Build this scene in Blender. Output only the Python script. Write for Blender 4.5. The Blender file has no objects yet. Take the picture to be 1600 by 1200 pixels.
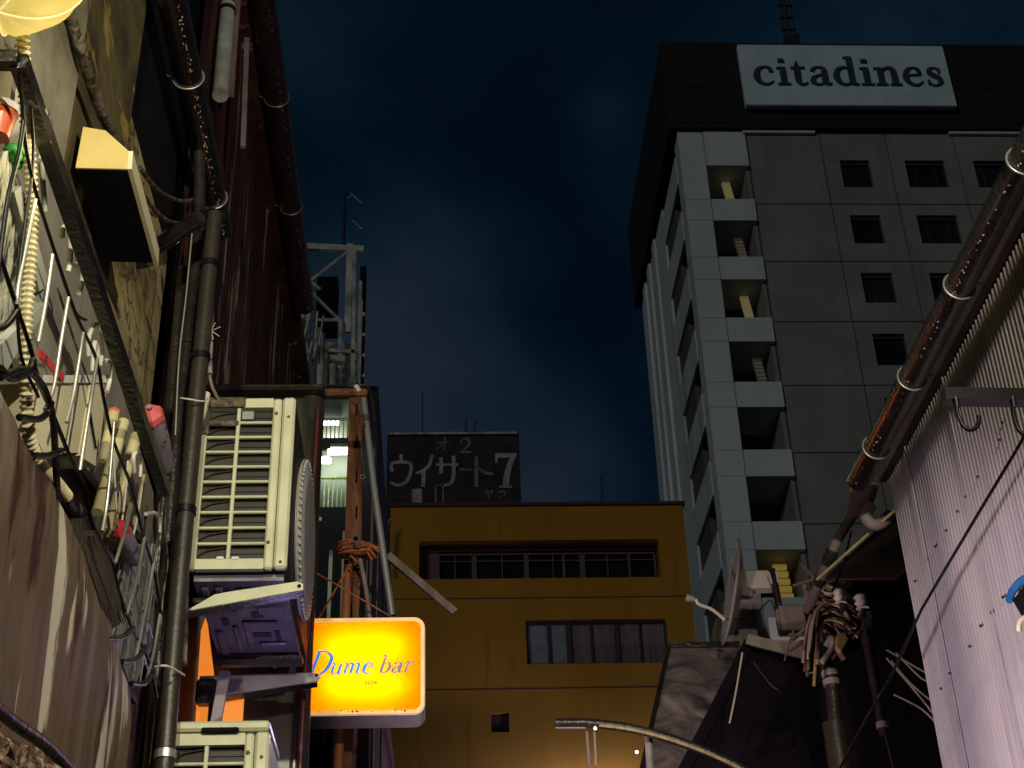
import bpy, math, random
from mathutils import Vector, Matrix
random.seed(7)
sc = bpy.context.scene
COL = sc.collection

# ------------------------------------------------------------------ camera
F, CX, CY = 2324.0, 800.0, 600.0
CAM = Vector((0, 0, 1.6))
_z = Vector((670-CX, 3750, -F)).normalized()
_y = Vector((690-CX, -(2040-CY), -F)).normalized()
_y = (_y - _z*_y.dot(_z)).normalized()
_x = _y.cross(_z)
R = Matrix((_x, _y, _z))
cd = bpy.data.cameras.new('camera'); cam = bpy.data.objects.new('camera', cd); COL.objects.link(cam)
cam.matrix_world = Matrix.Translation(CAM) @ R.to_4x4()
cd.sensor_width = 36; cd.lens = 36*F/1600; cd.clip_end = 2000; cd.clip_start = 0.05
sc.camera = cam
def ray(px, py): return R @ (Vector((px-CX, CY-py, -F))/F)
def Y(px, py, y): d = ray(px, py); return CAM + d*(y/d.y)        # point on the plane y = const
def X(px, py, x): d = ray(px, py); return CAM + d*(x/d.x)        # point on the plane x = const

# ------------------------------------------------------------------ night sky
world = bpy.data.worlds.new('World'); sc.world = world; world.use_nodes = True
nt = world.node_tree; N = nt.nodes; L = nt.links
bg = N['Background']
tc = N.new('ShaderNodeTexCoord'); mp = N.new('ShaderNodeMapping'); mp.inputs['Scale'].default_value = (2.6, 2.6, 3.2)
mp.inputs['Location'].default_value = (0.35, 0.2, 0.55)
n1 = N.new('ShaderNodeTexNoise'); n1.inputs['Scale'].default_value = 2.6; n1.inputs['Detail'].default_value = 8; n1.inputs['Roughness'].default_value = .55; n1.inputs['Distortion'].default_value = .9
rp = N.new('ShaderNodeValToRGB')
rp.color_ramp.elements[0].position = .26; rp.color_ramp.elements[0].color = (.0005, .0034, .0078, 1)
rp.color_ramp.elements[1].position = 1.0; rp.color_ramp.elements[1].color = (.0098, .0160, .0275, 1)
for p_, c_ in ((.48, (.0012, .0066, .0128, 1)), (.72, (.0040, .0110, .0190, 1))):
    e = rp.color_ramp.elements.new(p_); e.color = c_
L.new(tc.outputs['Generated'], mp.inputs['Vector']); L.new(mp.outputs['Vector'], n1.inputs['Vector'])
mu = N.new('ShaderNodeMath'); mu.operation = 'MULTIPLY'; mu.inputs[1].default_value = .70; L.new(n1.outputs['Fac'], mu.inputs[0]); acc = mu.outputs[0]
# broad cloud banks: direction, width, weight
for (px, py), wdt, amt in (((570, 700), .21, .70), ((600, 640), .07, .10), ((640, 430), .10, .26), ((760, 560), .05, .12), ((900, 830), .12, .36), ((470, 40), .09, .26), ((1400, 0), .16, .34), ((945, 170), .036, .20), ((900, 480), .09, -.14), ((830, 200), .09, -.10)):
    dv_ = ray(px, py).normalized(); vm = N.new('ShaderNodeVectorMath'); vm.operation = 'DISTANCE'; vm.inputs[1].default_value = dv_
    L.new(tc.outputs['Generated'], vm.inputs[0])
    mr = N.new('ShaderNodeMapRange'); mr.interpolation_type = 'SMOOTHSTEP'; mr.inputs['From Min'].default_value = 0; mr.inputs['From Max'].default_value = wdt; mr.inputs['To Min'].default_value = amt; mr.inputs['To Max'].default_value = 0
    L.new(vm.outputs['Value'], mr.inputs['Value']); ad = N.new('ShaderNodeMath'); ad.operation = 'ADD'; L.new(acc, ad.inputs[0]); L.new(mr.outputs[0], ad.inputs[1]); acc = ad.outputs[0]
L.new(acc, rp.inputs['Fac']); L.new(rp.outputs['Color'], bg.inputs['Color'])
bg.inputs['Strength'].default_value = 1.0

# ------------------------------------------------------------------ lights
def lamp(name, kind, loc, energy, color, aim=None, **kw):
    d = bpy.data.lights.new(name, kind); d.energy = energy; d.color = color
    for k, v in kw.items(): setattr(d, k, v)
    o = bpy.data.objects.new(name, d); COL.objects.link(o); o.location = loc
    if aim is not None: o.rotation_euler = (Vector(aim)-Vector(loc)).to_track_quat('-Z', 'Y').to_euler()
    return o
# soft glow of the lit town behind the camera
lamp('town_glow', 'SUN', (0, -20, 30), .29, (1, .97, .93), aim=(19, 11, 20.0), angle=math.radians(14))
# street lamp on the left wall behind the camera, above head height
lamp('alley_lamp_light', 'SPOT', (-.50, -.7, 4.85), 520, (1, .96, .66), aim=(-.9, 4.3, 4.0), shadow_soft_size=.05, spot_size=math.radians(46), spot_blend=.6)
# lit bar front on the left, shining across and up onto the right-hand wall
lamp('bar_front_light', 'SPOT', (.3, 3.0, 2.3), 112, (1, .80, .83), aim=(1.5, 3.6, 2.6), shadow_soft_size=.05, spot_size=math.radians(71), spot_blend=.5)
# second bar further along, lights the dish, the sheds and the cable tangle
lamp('second_bar_light', 'SPOT', (-.25, 4.85, 2.2), 125, (1, .74, .74), aim=(1.35, 6.7, 4.4), shadow_soft_size=.08, spot_size=math.radians(75), spot_blend=.8)
# lamp on the right-hand wall near the camera, shining across onto the left side
lamp('right_wall_lamp_light', 'SPOT', (1.0, .5, 3.75), 310, (1, .90, .72), aim=(-.9, 3.9, 3.9), shadow_soft_size=.05, spot_size=math.radians(100), spot_blend=.7)
# violet neon under the left air conditioner
lamp('violet_neon_light', 'POINT', (-.45, 4.75, 3.22), 2.1, (.58, .46, 1), shadow_soft_size=.04)
# lamp in front of the yellow building, just below the frame
LBL = Y(950, 1262, 24.0)
lamp('street_lamp_light', 'POINT', LBL, 190, (.50, .50, 1), shadow_soft_size=.15)

sc.view_settings.view_transform = 'Standard'; sc.view_settings.look = 'None'
sc.view_settings.exposure = 0; sc.view_settings.gamma = 1
sc.cycles.max_bounces = 5; sc.cycles.sample_clamp_indirect = 3

# ------------------------------------------------------------------ materials
def mat(name, c, c2=None, scale=6, vec=(1, 1, 1), rough=.6, metal=0, bump=0, bscale=60, ramp=None, detail=6, dist=0, lo=.38, hi=.62, emit=None, estr=0, spec=.5, coat=0, over=None, crack=None):
    m = bpy.data.materials.new(name); m.use_nodes = True
    t = m.node_tree; n = t.nodes; l = t.links; b = n['Principled BSDF']
    b.inputs['Roughness'].default_value = rough; b.inputs['Metallic'].default_value = metal
    b.inputs['Base Color'].default_value = (*c, 1); b.inputs['Specular IOR Level'].default_value = spec
    if coat: b.inputs['Coat Weight'].default_value = coat; b.inputs['Coat Roughness'].default_value = .12
    co = n.new('ShaderNodeTexCoord')
    if c2 or ramp:
        mm = n.new('ShaderNodeMapping'); mm.inputs['Scale'].default_value = vec
        no = n.new('ShaderNodeTexNoise'); no.inputs['Scale'].default_value = scale; no.inputs['Detail'].default_value = detail; no.inputs['Distortion'].default_value = dist; no.inputs['Roughness'].default_value = .6
        cr = n.new('ShaderNodeValToRGB')
        l.new(co.outputs['Object'], mm.inputs[0]); l.new(mm.outputs[0], no.inputs['Vector']); l.new(no.outputs['Fac'], cr.inputs['Fac'])
        st = ramp or [(lo, c), (hi, c2)]
        while len(cr.color_ramp.elements) < len(st): cr.color_ramp.elements.new(.5)
        for el, (p, q) in zip(cr.color_ramp.elements, st): el.position = p; el.color = (*q, 1)
        l.new(cr.outputs['Color'], b.inputs['Base Color'])
        rr = n.new('ShaderNodeMapRange'); rr.inputs['To Min'].default_value = max(.05, rough-.15); rr.inputs['To Max'].default_value = min(1, rough+.2)
        l.new(no.outputs['Fac'], rr.inputs['Value']); l.new(rr.outputs[0], b.inputs['Roughness'])
    def mixin(fac, col):
        mx = n.new('ShaderNodeMix'); mx.data_type = 'RGBA'
        src = b.inputs['Base Color'].links[0].from_socket if b.inputs['Base Color'].is_linked else None
        if src: l.new(src, mx.inputs[6])
        else: mx.inputs[6].default_value = (*c, 1)
        mx.inputs[7].default_value = (*col, 1); l.new(fac, mx.inputs[0]); l.new(mx.outputs[2], b.inputs['Base Color'])
    for ocol, osc, ovec, olo, ohi in (over or []):
        m2 = n.new('ShaderNodeMapping'); m2.inputs['Scale'].default_value = ovec; m2.inputs['Location'].default_value = (3.1*osc, 1.7, .4)
        n2 = n.new('ShaderNodeTexNoise'); n2.inputs['Scale'].default_value = osc; n2.inputs['Detail'].default_value = 8; n2.inputs['Roughness'].default_value = .62; n2.inputs['Distortion'].default_value = .3
        r2 = n.new('ShaderNodeMapRange'); r2.inputs['From Min'].default_value = olo; r2.inputs['From Max'].default_value = ohi
        l.new(co.outputs['Object'], m2.inputs[0]); l.new(m2.outputs[0], n2.inputs['Vector']); l.new(n2.outputs['Fac'], r2.inputs['Value']); mixin(r2.outputs[0], ocol)
    if crack:
        m3 = n.new('ShaderNodeMapping'); m3.inputs['Scale'].default_value = crack[1]; v3 = n.new('ShaderNodeTexVoronoi'); v3.feature = 'DISTANCE_TO_EDGE'; v3.inputs['Scale'].default_value = crack[0]
        nz = n.new('ShaderNodeTexNoise'); nz.inputs['Scale'].default_value = 9; nz.inputs['Detail'].default_value = 5; ad = n.new('ShaderNodeMixRGB'); ad.inputs[0].default_value = .22
        l.new(co.outputs['Object'], nz.inputs['Vector']); l.new(co.outputs['Object'], m3.inputs[0]); l.new(m3.outputs[0], ad.inputs[1]); l.new(nz.outputs['Color'], ad.inputs[2]); l.new(ad.outputs[0], v3.inputs['Vector'])
        r3 = n.new('ShaderNodeMapRange'); r3.inputs['From Min'].default_value = 0; r3.inputs['From Max'].default_value = crack[2]; r3.inputs['To Min'].default_value = 1; r3.inputs['To Max'].default_value = 0
        l.new(v3.outputs['Distance'], r3.inputs['Value']); mixin(r3.outputs[0], (.02, .015, .01))
    if bump:
        nb = n.new('ShaderNodeTexNoise'); nb.inputs['Scale'].default_value = bscale; nb.inputs['Detail'].default_value = 4
        bb = n.new('ShaderNodeBump'); bb.inputs['Strength'].default_value = bump; bb.inputs['Distance'].default_value = .01
        l.new(co.outputs['Object'], nb.inputs['Vector']); l.new(nb.outputs['Fac'], bb.inputs['Height']); l.new(bb.outputs[0], b.inputs['Normal'])
    if emit: b.inputs['Emission Color'].default_value = (*emit, 1); b.inputs['Emission Strength'].default_value = estr
    return m
M = {}
M['tower_white'] = mat('white tower cladding', (.60, .67, .65), (.50, .56, .55), .25, vec=(1, 1, .3), rough=.7, over=[((.33, .35, .33), .6, (2, 1, .14), .58, .8)])
M['tower_beige'] = mat('grey beige tower panel', (.255, .25, .225), (.20, .198, .18), .35, rough=.8, bump=.2, bscale=3, over=[((.14, .138, .125), .5, (1.5, 1, .12), .56, .8)])
M['tower_back'] = mat('tower joint', (.09, .09, .08), rough=.9)
M['crown'] = mat('black louvre metal', (.004, .004, .004), (.008, .008, .008), 2, rough=.8)
M['signwhite'] = mat('pale sign board', (.62, .78, .80), (.5, .66, .68), .4, rough=.6)
M['letterblue'] = mat('dark blue letters', (.02, .05, .075), rough=.6)
M['glass'] = mat('dark window glass', (.010, .012, .015), rough=.12, spec=.35)
M['glass2'] = mat('window glass before a curtain', (.032, .034, .034), (.015, .016, .018), 1.2, vec=(3, 1, .1), rough=.15, spec=.4)
M['glass3'] = mat('window glass before a blind', (.022, .022, .026), (.012, .014, .018), 2, vec=(.2, 1, 6), rough=.15, spec=.4)
M['winframe'] = mat('dark window frame', (.03, .03, .032), rough=.5)
M['lit_louvre'] = mat('glow-coloured stair slat', (.3, .25, .08), emit=(1, .80, .36), estr=.085)
M['lit_yellow'] = mat('yellow glow-coloured stair slat', (.3, .25, .08), emit=(1, .68, .14), estr=.13)
M['lit_dim'] = mat('dim glow-coloured stair slat', (.3, .28, .2), emit=(1, .8, .45), estr=.012)
M['yellow'] = mat('mustard render', (.41, .19, .008), (.34, .155, .008), .8, vec=(1, 1, .3), rough=.85, bump=.25, bscale=14, over=[((.20, .085, .02), 2.4, (1.6, 1, .12), .60, .78)])
M['maroonframe'] = mat('maroon window frame', (.05, .018, .03), rough=.6)
M['curtain'] = mat('curtain', (.20, .15, .15), (.12, .09, .10), 5, vec=(4, 1, .2), rough=.9)
M['blind'] = mat('pale blind', (.26, .30, .32), (.16, .18, .20), 3, rough=.9)
M['billboard'] = mat('dark brown board', (.030, .022, .026), (.018, .014, .018), 2, rough=.8)
M['billwhite'] = mat('faded white paint', (.52, .48, .48), (.26, .23, .24), 3.5, rough=.8, lo=.3)
M['billdim'] = mat('worn white paint', (.26, .24, .24), (.12, .11, .115), 3.5, rough=.8)
M['concrete'] = mat('mossy concrete', (.1, .08, .03), ramp=[(.34, (.018, .014, .006)), (.48, (.07, .055, .022)), (.58, (.13, .10, .035)), (.70, (.06, .045, .015))], scale=3.2, vec=(1, .45, .8), rough=.75, bump=.5, bscale=12, dist=.8, detail=7, over=[((.34, .25, .045), 6, (1, .5, 1), .60, .66)])
M['patch'] = mat('pale grey render', (.30, .27, .18), ramp=[(.34, (.07, .058, .034)), (.48, (.19, .17, .10)), (.62, (.33, .30, .21))], scale=3.5, vec=(1, .5, .6), rough=.85, bump=.25, bscale=20, dist=.6, crack=(1.6, (1, .5, 1.4), .012))
M['plaster'] = mat('cracked ochre plaster', (.3, .25, .1), ramp=[(.30, (.06, .045, .02)), (.44, (.22, .17, .06)), (.56, (.36, .29, .12)), (.7, (.44, .37, .19))], scale=4.5, vec=(1, .6, 1), rough=.9, bump=.3, bscale=30, dist=.6, detail=8, crack=(4.2, (1, .55, 1.2), .03), over=[((.012, .010, .008), 5, (1, .6, 1), .62, .68)])
M['maroon'] = mat('peeling maroon tin', (.04, .012, .010), ramp=[(.30, (.034, .011, .009)), (.52, (.064, .021, .017)), (.7, (.09, .038, .03))], scale=5, vec=(1, 1, .10), rough=.5, bump=.4, bscale=14, detail=8, over=[((.40, .31, .27), 12, (1, .8, .045), .585, .655), ((.014, .008, .007), 5, (1, 1, .3), .55, .68)])
M['darkred'] = mat('dark red painted metal', (.075, .013, .012), (.04, .009, .009), 8, rough=.4, bump=.2)
M['gutter_dark'] = mat('wet black gutter', (.007, .005, .005), (.014, .009, .008), 18, rough=.2, bump=.3, bscale=70, spec=.7, coat=.8)
M['gutter_red'] = mat('wet wine gutter', (.045, .018, .023), (.022, .010, .014), 14, rough=.25, bump=.4, bscale=60, spec=.6, coat=.7)
M['gutter_brown'] = mat('wet brown gutter', (.070, .056, .056), (.030, .024, .025), 6, vec=(1, .3, 1), rough=.34, bump=.4, bscale=50, spec=.5, coat=.2)
M['pipe_brown'] = mat('grey brown drainpipe', (.036, .028, .021), (.020, .016, .013), 5, rough=.4, bump=.15)
M['pipe_black'] = mat('black pipe', (.015, .012, .012), (.03, .022, .02), 9, rough=.35, bump=.4, bscale=50)
M['lagging'] = mat('dirty tape lagging', (.16, .125, .085), (.025, .018, .013), 25, lo=.44, hi=.56, rough=.6, bump=.9, bscale=60)
M['wire'] = mat('bright wire', (.45, .45, .42), rough=.35, metal=.7)
M['cream'] = mat('cream enamel', (.60, .60, .42), (.52, .52, .36), 9, rough=.45, bump=.05)
M['cream_dirty'] = mat('grimy enamel', (.16, .13, .09), (.03, .022, .018), 30, rough=.8, bump=.9, bscale=90)
M['coil'] = mat('dark coil fins', (.008, .0065, .005), (.014, .011, .008), 30, rough=.5, vec=(1, 1, 6))
M['coil_l'] = mat('dusty fan shroud', (.032, .026, .017), (.018, .014, .010), 8, rough=.6)
M['greyplastic'] = mat('grey plastic', (.30, .31, .30), (.24, .25, .24), 5, rough=.5)
M['casing_shade'] = mat('shade-darkened casing', (.035, .03, .026), (.015, .012, .012), 7, rough=.5)  # dark tone stands in for shade on the unlit side of the unit
M['disc'] = mat('pale fan guard', (.42, .41, .39), (.33, .32, .31), 8, rough=.5)
M['white_pl'] = mat('white plastic', (.78, .77, .68), (.65, .63, .52), 10, rough=.4)
M['cream_pl'] = mat('cream plastic', (.72, .68, .44), (.62, .57, .36), 4, rough=.5)
M['hose'] = mat('ribbed hose', (.62, .56, .34), (.48, .42, .24), 10, rough=.5)
M['black'] = mat('black coated steel', (.004, .003, .004), (.008, .006, .006), 16, rough=.3, spec=.35, bump=.5, bscale=50, over=[((.28, .23, .18), 22, (1, .6, 1), .66, .70)])
M['thinblack'] = mat('black wire', (.004, .0035, .004), rough=.4, spec=.3)
M['graypanel'] = mat('grey brown board', (.27, .25, .20), (.20, .18, .15), 3, vec=(3, 3, .4), rough=.6)
M['mesh_grey'] = mat('grey perforated plastic', (.22, .23, .20), ramp=[(.40, (.02, .02, .02)), (.47, (.22, .23, .20)), (.7, (.42, .40, .30))], scale=38, vec=(1, 1, .35), rough=.5, bump=.5, bscale=60, detail=2)
M['red'] = mat('red plastic', (.62, .04, .05), (.45, .03, .04), 8, rough=.4)
M['orange_cup'] = mat('orange plastic', (.50, .08, .015), (.35, .05, .01), 20, rough=.35)
M['green'] = mat('green net', (.05, .45, .07), (.02, .2, .03), 40, rough=.6)
M['tube_yellow'] = mat('yellowed plastic tube', (.56, .52, .30), (.42, .37, .18), 6, vec=(1, 1, .5), rough=.35)
M['bristle'] = mat('brown broom bristle', (.07, .045, .022), (.025, .016, .01), 60, vec=(3, 3, .12), rough=.7, bump=1, bscale=120)
M['wood'] = mat('pale wood', (.45, .35, .18), (.32, .24, .12), 10, vec=(4, 4, .4), rough=.7)
M['purplegrey'] = mat('printed grey bottle', (.22, .19, .21), ramp=[(.45, (.22, .19, .21)), (.56, (.19, .16, .18)), (.60, (.03, .02, .03))], scale=14, rough=.5, detail=3)
M['weather'] = mat('weathered streaked panel', (.2, .15, .1), ramp=[(.34, (.055, .032, .021)), (.46, (.14, .10, .065)), (.54, (.09, .062, .042)), (.66, (.21, .165, .115))], scale=3.2, vec=(1, .8, .14), rough=.55, bump=.45, bscale=14, dist=.5, detail=8, over=[((.045, .010, .008), 4.2, (1, .9, .20), .53, .58), ((.56, .52, .41), 6.0, (1, .8, .14), .575, .61)])
M['stone'] = mat('rough brown stone', (.2, .13, .08), ramp=[(.35, (.03, .015, .01)), (.5, (.20, .12, .07)), (.62, (.5, .4, .25))], scale=38, rough=.9, bump=1, bscale=60)
M['pan'] = mat('galvanised base pan', (.17, .16, .20), (.11, .10, .14), 12, rough=.45, metal=.3)
M['pan_dark'] = mat('dark pressed groove', (.02, .015, .03), rough=.7)
M['tin_dark'] = mat('dark shiny tin', (.03, .028, .022), (.05, .045, .035), 5, vec=(3, 3, .3), rough=.25, spec=.7)
M['rust'] = mat('rusted steel', (.20, .075, .03), (.10, .035, .018), 18, vec=(1, 1, .3), rough=.8, bump=.6, bscale=60)
M['rust_light'] = mat('orange painted steel', (.34, .12, .045), (.24, .08, .03), 12, vec=(1, 1, .3), rough=.6)
M['steel'] = mat('galvanised tube', (.62, .63, .68), (.45, .45, .5), 10, rough=.28, metal=.7)
M['orange_rope'] = mat('orange rope', (.42, .13, .03), (.22, .06, .02), 40, rough=.8, bump=.6)
M['pinkish'] = mat('pink grey timber', (.27, .195, .18), (.16, .115, .11), 8, vec=(3, 3, .4), rough=.7)
M['scaff'] = mat('grey green painted steel', (.55, .57, .52), (.22, .23, .21), 4, rough=.7)
M['sheet'] = mat('grey green sheet', (.50, .51, .45), (.30, .31, .27), 2.5, vec=(3, 3, .3), rough=.8)
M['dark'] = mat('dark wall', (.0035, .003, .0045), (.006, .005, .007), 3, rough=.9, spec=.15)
M['darkblue'] = mat('dark night wall', (.014, .016, .022), (.02, .022, .03), 3, rough=.9)
M['lit_green'] = mat('lit corridor wall', (.62, .72, .42), (.55, .66, .36), 2, rough=.8)
M['corr_grey'] = mat('grey purple corrugated tin', (.42, .38, .41), ramp=[(.3, (.24, .225, .27)), (.5, (.38, .345, .375)), (.7, (.46, .42, .43))], scale=2.4, vec=(1, 1.4, .22), rough=.5, bump=.15, bscale=9, over=[((.17, .12, .11), 6, (1, 2, .08), .62, .72), ((.30, .25, .22), 1.8, (1, 1, .5), .52, .66)])
M['fascia'] = mat('pink brown fascia', (.12, .08, .075), (.06, .042, .04), 7, rough=.6)
M['funnel'] = mat('dusty pink pvc', (.28, .22, .22), (.18, .13, .14), 9, rough=.6)
M['bluepl'] = mat('blue plastic', (.01, .16, .42), (.01, .10, .28), 10, rough=.5)
M['mottled'] = mat('mottled purple grey sheet', (.16, .12, .13), ramp=[(.32, (.04, .028, .035)), (.46, (.12, .09, .10)), (.56, (.2, .15, .155)), (.68, (.32, .26, .26))], scale=3.8, rough=.6, bump=.6, bscale=14, dist=1.5)
M['shed_dark'] = mat('dark purple tin', (.020, .013, .022), (.010, .007, .012), 3, vec=(2, 2, .5), rough=.5, spec=.3, bump=.3, bscale=12)
M['dish'] = mat('dish enamel', (.42, .36, .37), (.3, .25, .26), 6, rough=.4)
M['cabinet'] = mat('beige cabinet', (.36, .30, .26), (.28, .23, .2), 4, rough=.6)
M['bracketgrey'] = mat('grey bracket', (.30, .27, .26), (.2, .17, .17), 9, rough=.5)
M['cablewhite'] = mat('dirty white cable', (.38, .32, .26), rough=.6)
M['cableoch'] = mat('ochre cable', (.34, .22, .10), rough=.6)
M['cablebrown'] = mat('brown cable', (.13, .07, .055), rough=.6)
M['ceramic'] = mat('white ceramic', (.6, .55, .5), rough=.3)
M['ground'] = mat('asphalt', (.05, .05, .05), (.035, .035, .035), 3, rough=.7)
M['lampshade'] = mat('yellow lamp cover', (.35, .26, .06), emit=(1, .74, .17), estr=.58, rough=.6, bump=1, bscale=9)
M['seam'] = mat('pale lamp seam', (.5, .4, .2), emit=(1, .86, .38), estr=.7, rough=.6)
M['bulb'] = mat('lamp tube', (1, 1, 1), emit=(.90, 1, .84), estr=9)
M['bulbsmall'] = mat('small lamp', (1, 1, 1), emit=(1, .85, .7), estr=3)
M['signtube'] = mat('fluorescent tube', (1, 1, 1), emit=(1, .95, .8), estr=46)
M['signrim'] = mat('sign edge trim', (.75, .55, .30), (.55, .38, .2), 12, rough=.35, emit=(1, .55, .16), estr=.55)
M['signcase'] = mat('aluminium sign case', (.58, .56, .62), (.45, .42, .5), 9, rough=.35, metal=.3)
M['signtext'] = mat('blue sign lettering', (.02, .20, .62), rough=.5, emit=(.02, .26, .70), estr=.75)
M['signtextdim'] = mat('faded sign lettering', (.10, .14, .20), rough=.6, emit=(.28, .26, .30), estr=.6)
M['signtextfade'] = mat('ghost lettering', (.30, .2, .02), rough=.6, emit=(.75, .36, .0), estr=.8)
M['drop'] = mat('water drop', (.35, .33, .33), rough=.06, spec=1, coat=1)
def acrylic(name, c, e):
    m = bpy.data.materials.new(name); m.use_nodes = True; t = m.node_tree; n = t.nodes; l = t.links
    n.clear(); o = n.new('ShaderNodeOutputMaterial'); tr = n.new('ShaderNodeBsdfTranslucent'); tr.inputs['Color'].default_value = (*c, 1)
    di = n.new('ShaderNodeBsdfDiffuse'); di.inputs['Color'].default_value = (c[0]*.6, c[1]*.6, c[2]*.6, 1)
    mx = n.new('ShaderNodeMixShader'); mx.inputs[0].default_value = .25; em = n.new('ShaderNodeEmission'); em.inputs['Color'].default_value = (*e, 1)
    em.inputs['Strength'].default_value = 1; ad = n.new('ShaderNodeAddShader')
    l.new(tr.outputs[0], mx.inputs[1]); l.new(di.outputs[0], mx.inputs[2]); l.new(mx.outputs[0], ad.inputs[0]); l.new(em.outputs[0], ad.inputs[1]); l.new(ad.outputs[0], o.inputs[0])
    return m
M['acrylic'] = acrylic('orange yellow acrylic', (1, .19, .0), (.30, .03, 0))
M['acrylic2'] = mat('lit orange acrylic', (.3, .1, .01), (.4, .2, .05), 7, vec=(1, 1, .5), emit=(1, .27, .03), estr=.8, rough=.5)

# ------------------------------------------------------------------ mesh helpers
class MB:
    def __init__(s): s.v = []; s.f = []; s.sm = []
    def add(s, vs, fs, smooth=False):
        b = len(s.v); s.v += [Vector(v) for v in vs]
        for f in fs: s.f.append([i+b for i in f]); s.sm.append(smooth)
        return s
    def hexa(s, q):   # q: 8 corners, bottom 4 ccw then top 4
        return s.add(q, [(0, 3, 2, 1), (4, 5, 6, 7), (0, 1, 5, 4), (1, 2, 6, 5), (2, 3, 7, 6), (3, 0, 4, 7)])
    def box(s, a, b):
        x0, x1 = sorted((a[0], b[0])); y0, y1 = sorted((a[1], b[1])); z0, z1 = sorted((a[2], b[2]))
        return s.hexa([(x0, y0, z0), (x1, y0, z0), (x1, y1, z0), (x0, y1, z0), (x0, y0, z1), (x1, y0, z1), (x1, y1, z1), (x0, y1, z1)])
    def bbox(s, a, b, r=.006):   # chamfered box
        x0, x1 = sorted((a[0], b[0])); y0, y1 = sorted((a[1], b[1])); z0, z1 = sorted((a[2], b[2]))
        r = min(r, (x1-x0)/2.2, (y1-y0)/2.2, (z1-z0)/2.2)
        vs = []; idx = {}
        for i, x in enumerate((x0, x1)):
            for j, y in enumerate((y0, y1)):
                for k, z in enumerate((z0, z1)):
                    sx, sy, sz = 1-2*i, 1-2*j, 1-2*k
                    for ax in range(3):
                        idx[(i, j, k, ax)] = len(vs)
                        vs.append((x+(0 if ax == 0 else sx*r), y+(0 if ax == 1 else sy*r), z+(0 if ax == 2 else sz*r)))
        fs = []
        for i in (0, 1): fs.append([idx[(i, j, k, 0)] for j, k in ((0, 0), (1, 0), (1, 1), (0, 1))])
        for j in (0, 1): fs.append([idx[(i, j, k, 1)] for i, k in ((0, 0), (1, 0), (1, 1), (0, 1))])
        for k in (0, 1): fs.append([idx[(i, j, k, 2)] for i, j in ((0, 0), (1, 0), (1, 1), (0, 1))])
        for i in (0, 1):
            for j in (0, 1): fs.append([idx[(i, j, 0, 0)], idx[(i, j, 1, 0)], idx[(i, j, 1, 1)], idx[(i, j, 0, 1)]])
        for i in (0, 1):
            for k in (0, 1): fs.append([idx[(i, 0, k, 0)], idx[(i, 1, k, 0)], idx[(i, 1, k, 2)], idx[(i, 0, k, 2)]])
        for j in (0, 1):
            for k in (0, 1): fs.append([idx[(0, j, k, 1)], idx[(1, j, k, 1)], idx[(1, j, k, 2)], idx[(0, j, k, 2)]])
        for i in (0, 1):
            for j in (0, 1):
                for k in (0, 1): fs.append([idx[(i, j, k, a)] for a in range(3)])
        return s.add(vs, fs)
    def bar(s, a, b, w, h, up=(0, 0, 1)):
        a = Vector(a); b = Vector(b); d = (b-a).normalized(); u = Vector(up)
        if abs(d.dot(u)) > .95: u = Vector((0, 1, 0))
        r = d.cross(u).normalized()*w/2; u = r.cross(d).normalized()*h/2
        return s.hexa([a-r-u, a+r-u, b+r-u, b-r-u, a-r+u, a+r+u, b+r+u, b-r+u])
    def tube(s, pts, r, n=12, cap=True, smooth=True):
        pts = [Vector(p) for p in pts]; m = len(pts)
        rs = r if isinstance(r, (list, tuple)) else [r]*m
        vs = []; pu = None
        for i, p in enumerate(pts):
            d = (pts[min(i+1, m-1)]-pts[max(i-1, 0)]).normalized()
            if pu is None: u = d.orthogonal().normalized()
            else: u = (pu-d*pu.dot(d)).normalized()
            pu = u; w = d.cross(u)
            for k in range(n):
                a = 2*math.pi*k/n; vs.append(p+(u*math.cos(a)+w*math.sin(a))*rs[i])
        fs = [(i*n+k, i*n+(k+1) % n, (i+1)*n+(k+1) % n, (i+1)*n+k) for i in range(m-1) for k in range(n)]
        s.add(vs, fs, smooth)
        if cap: s.add(vs[:n], [list(range(n))[::-1]]); s.add(vs[-n:], [list(range(n))])
        return s
    def gutter(s, a, b, r, n=14, th=.004, ang=(180, 360)):   # half-round channel from a to b (along y), open at the top
        a = Vector(a); b = Vector(b); vs = []
        for p in (a, b):
            for rr in (r, r-th):
                for k in range(n+1):
                    t = math.radians(ang[0]+(ang[1]-ang[0])*k/n); vs.append(p+Vector((math.cos(t)*rr, 0, math.sin(t)*rr)))
        q = n+1; fs = []
        for k in range(n):
            fs += [(k, k+1, 2*q+k+1, 2*q+k), (q+k, 3*q+k, 3*q+k+1, q+k+1), (k, q+k, q+k+1, k+1), (2*q+k, 2*q+k+1, 3*q+k+1, 3*q+k)]
        fs += [(0, 2*q, 3*q, q), (n, q+n, 3*q+n, 2*q+n)]
        return s.add(vs, fs, True)
    def prism(s, poly, d):   # planar polygon pushed along vector d
        n = len(poly); d = Vector(d); vs = [Vector(p) for p in poly]; vs += [p+d for p in vs]
        return s.add(vs, [list(range(n)), list(range(n, 2*n))[::-1]]+[(i, (i+1) % n, n+(i+1) % n, n+i) for i in range(n)])
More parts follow.
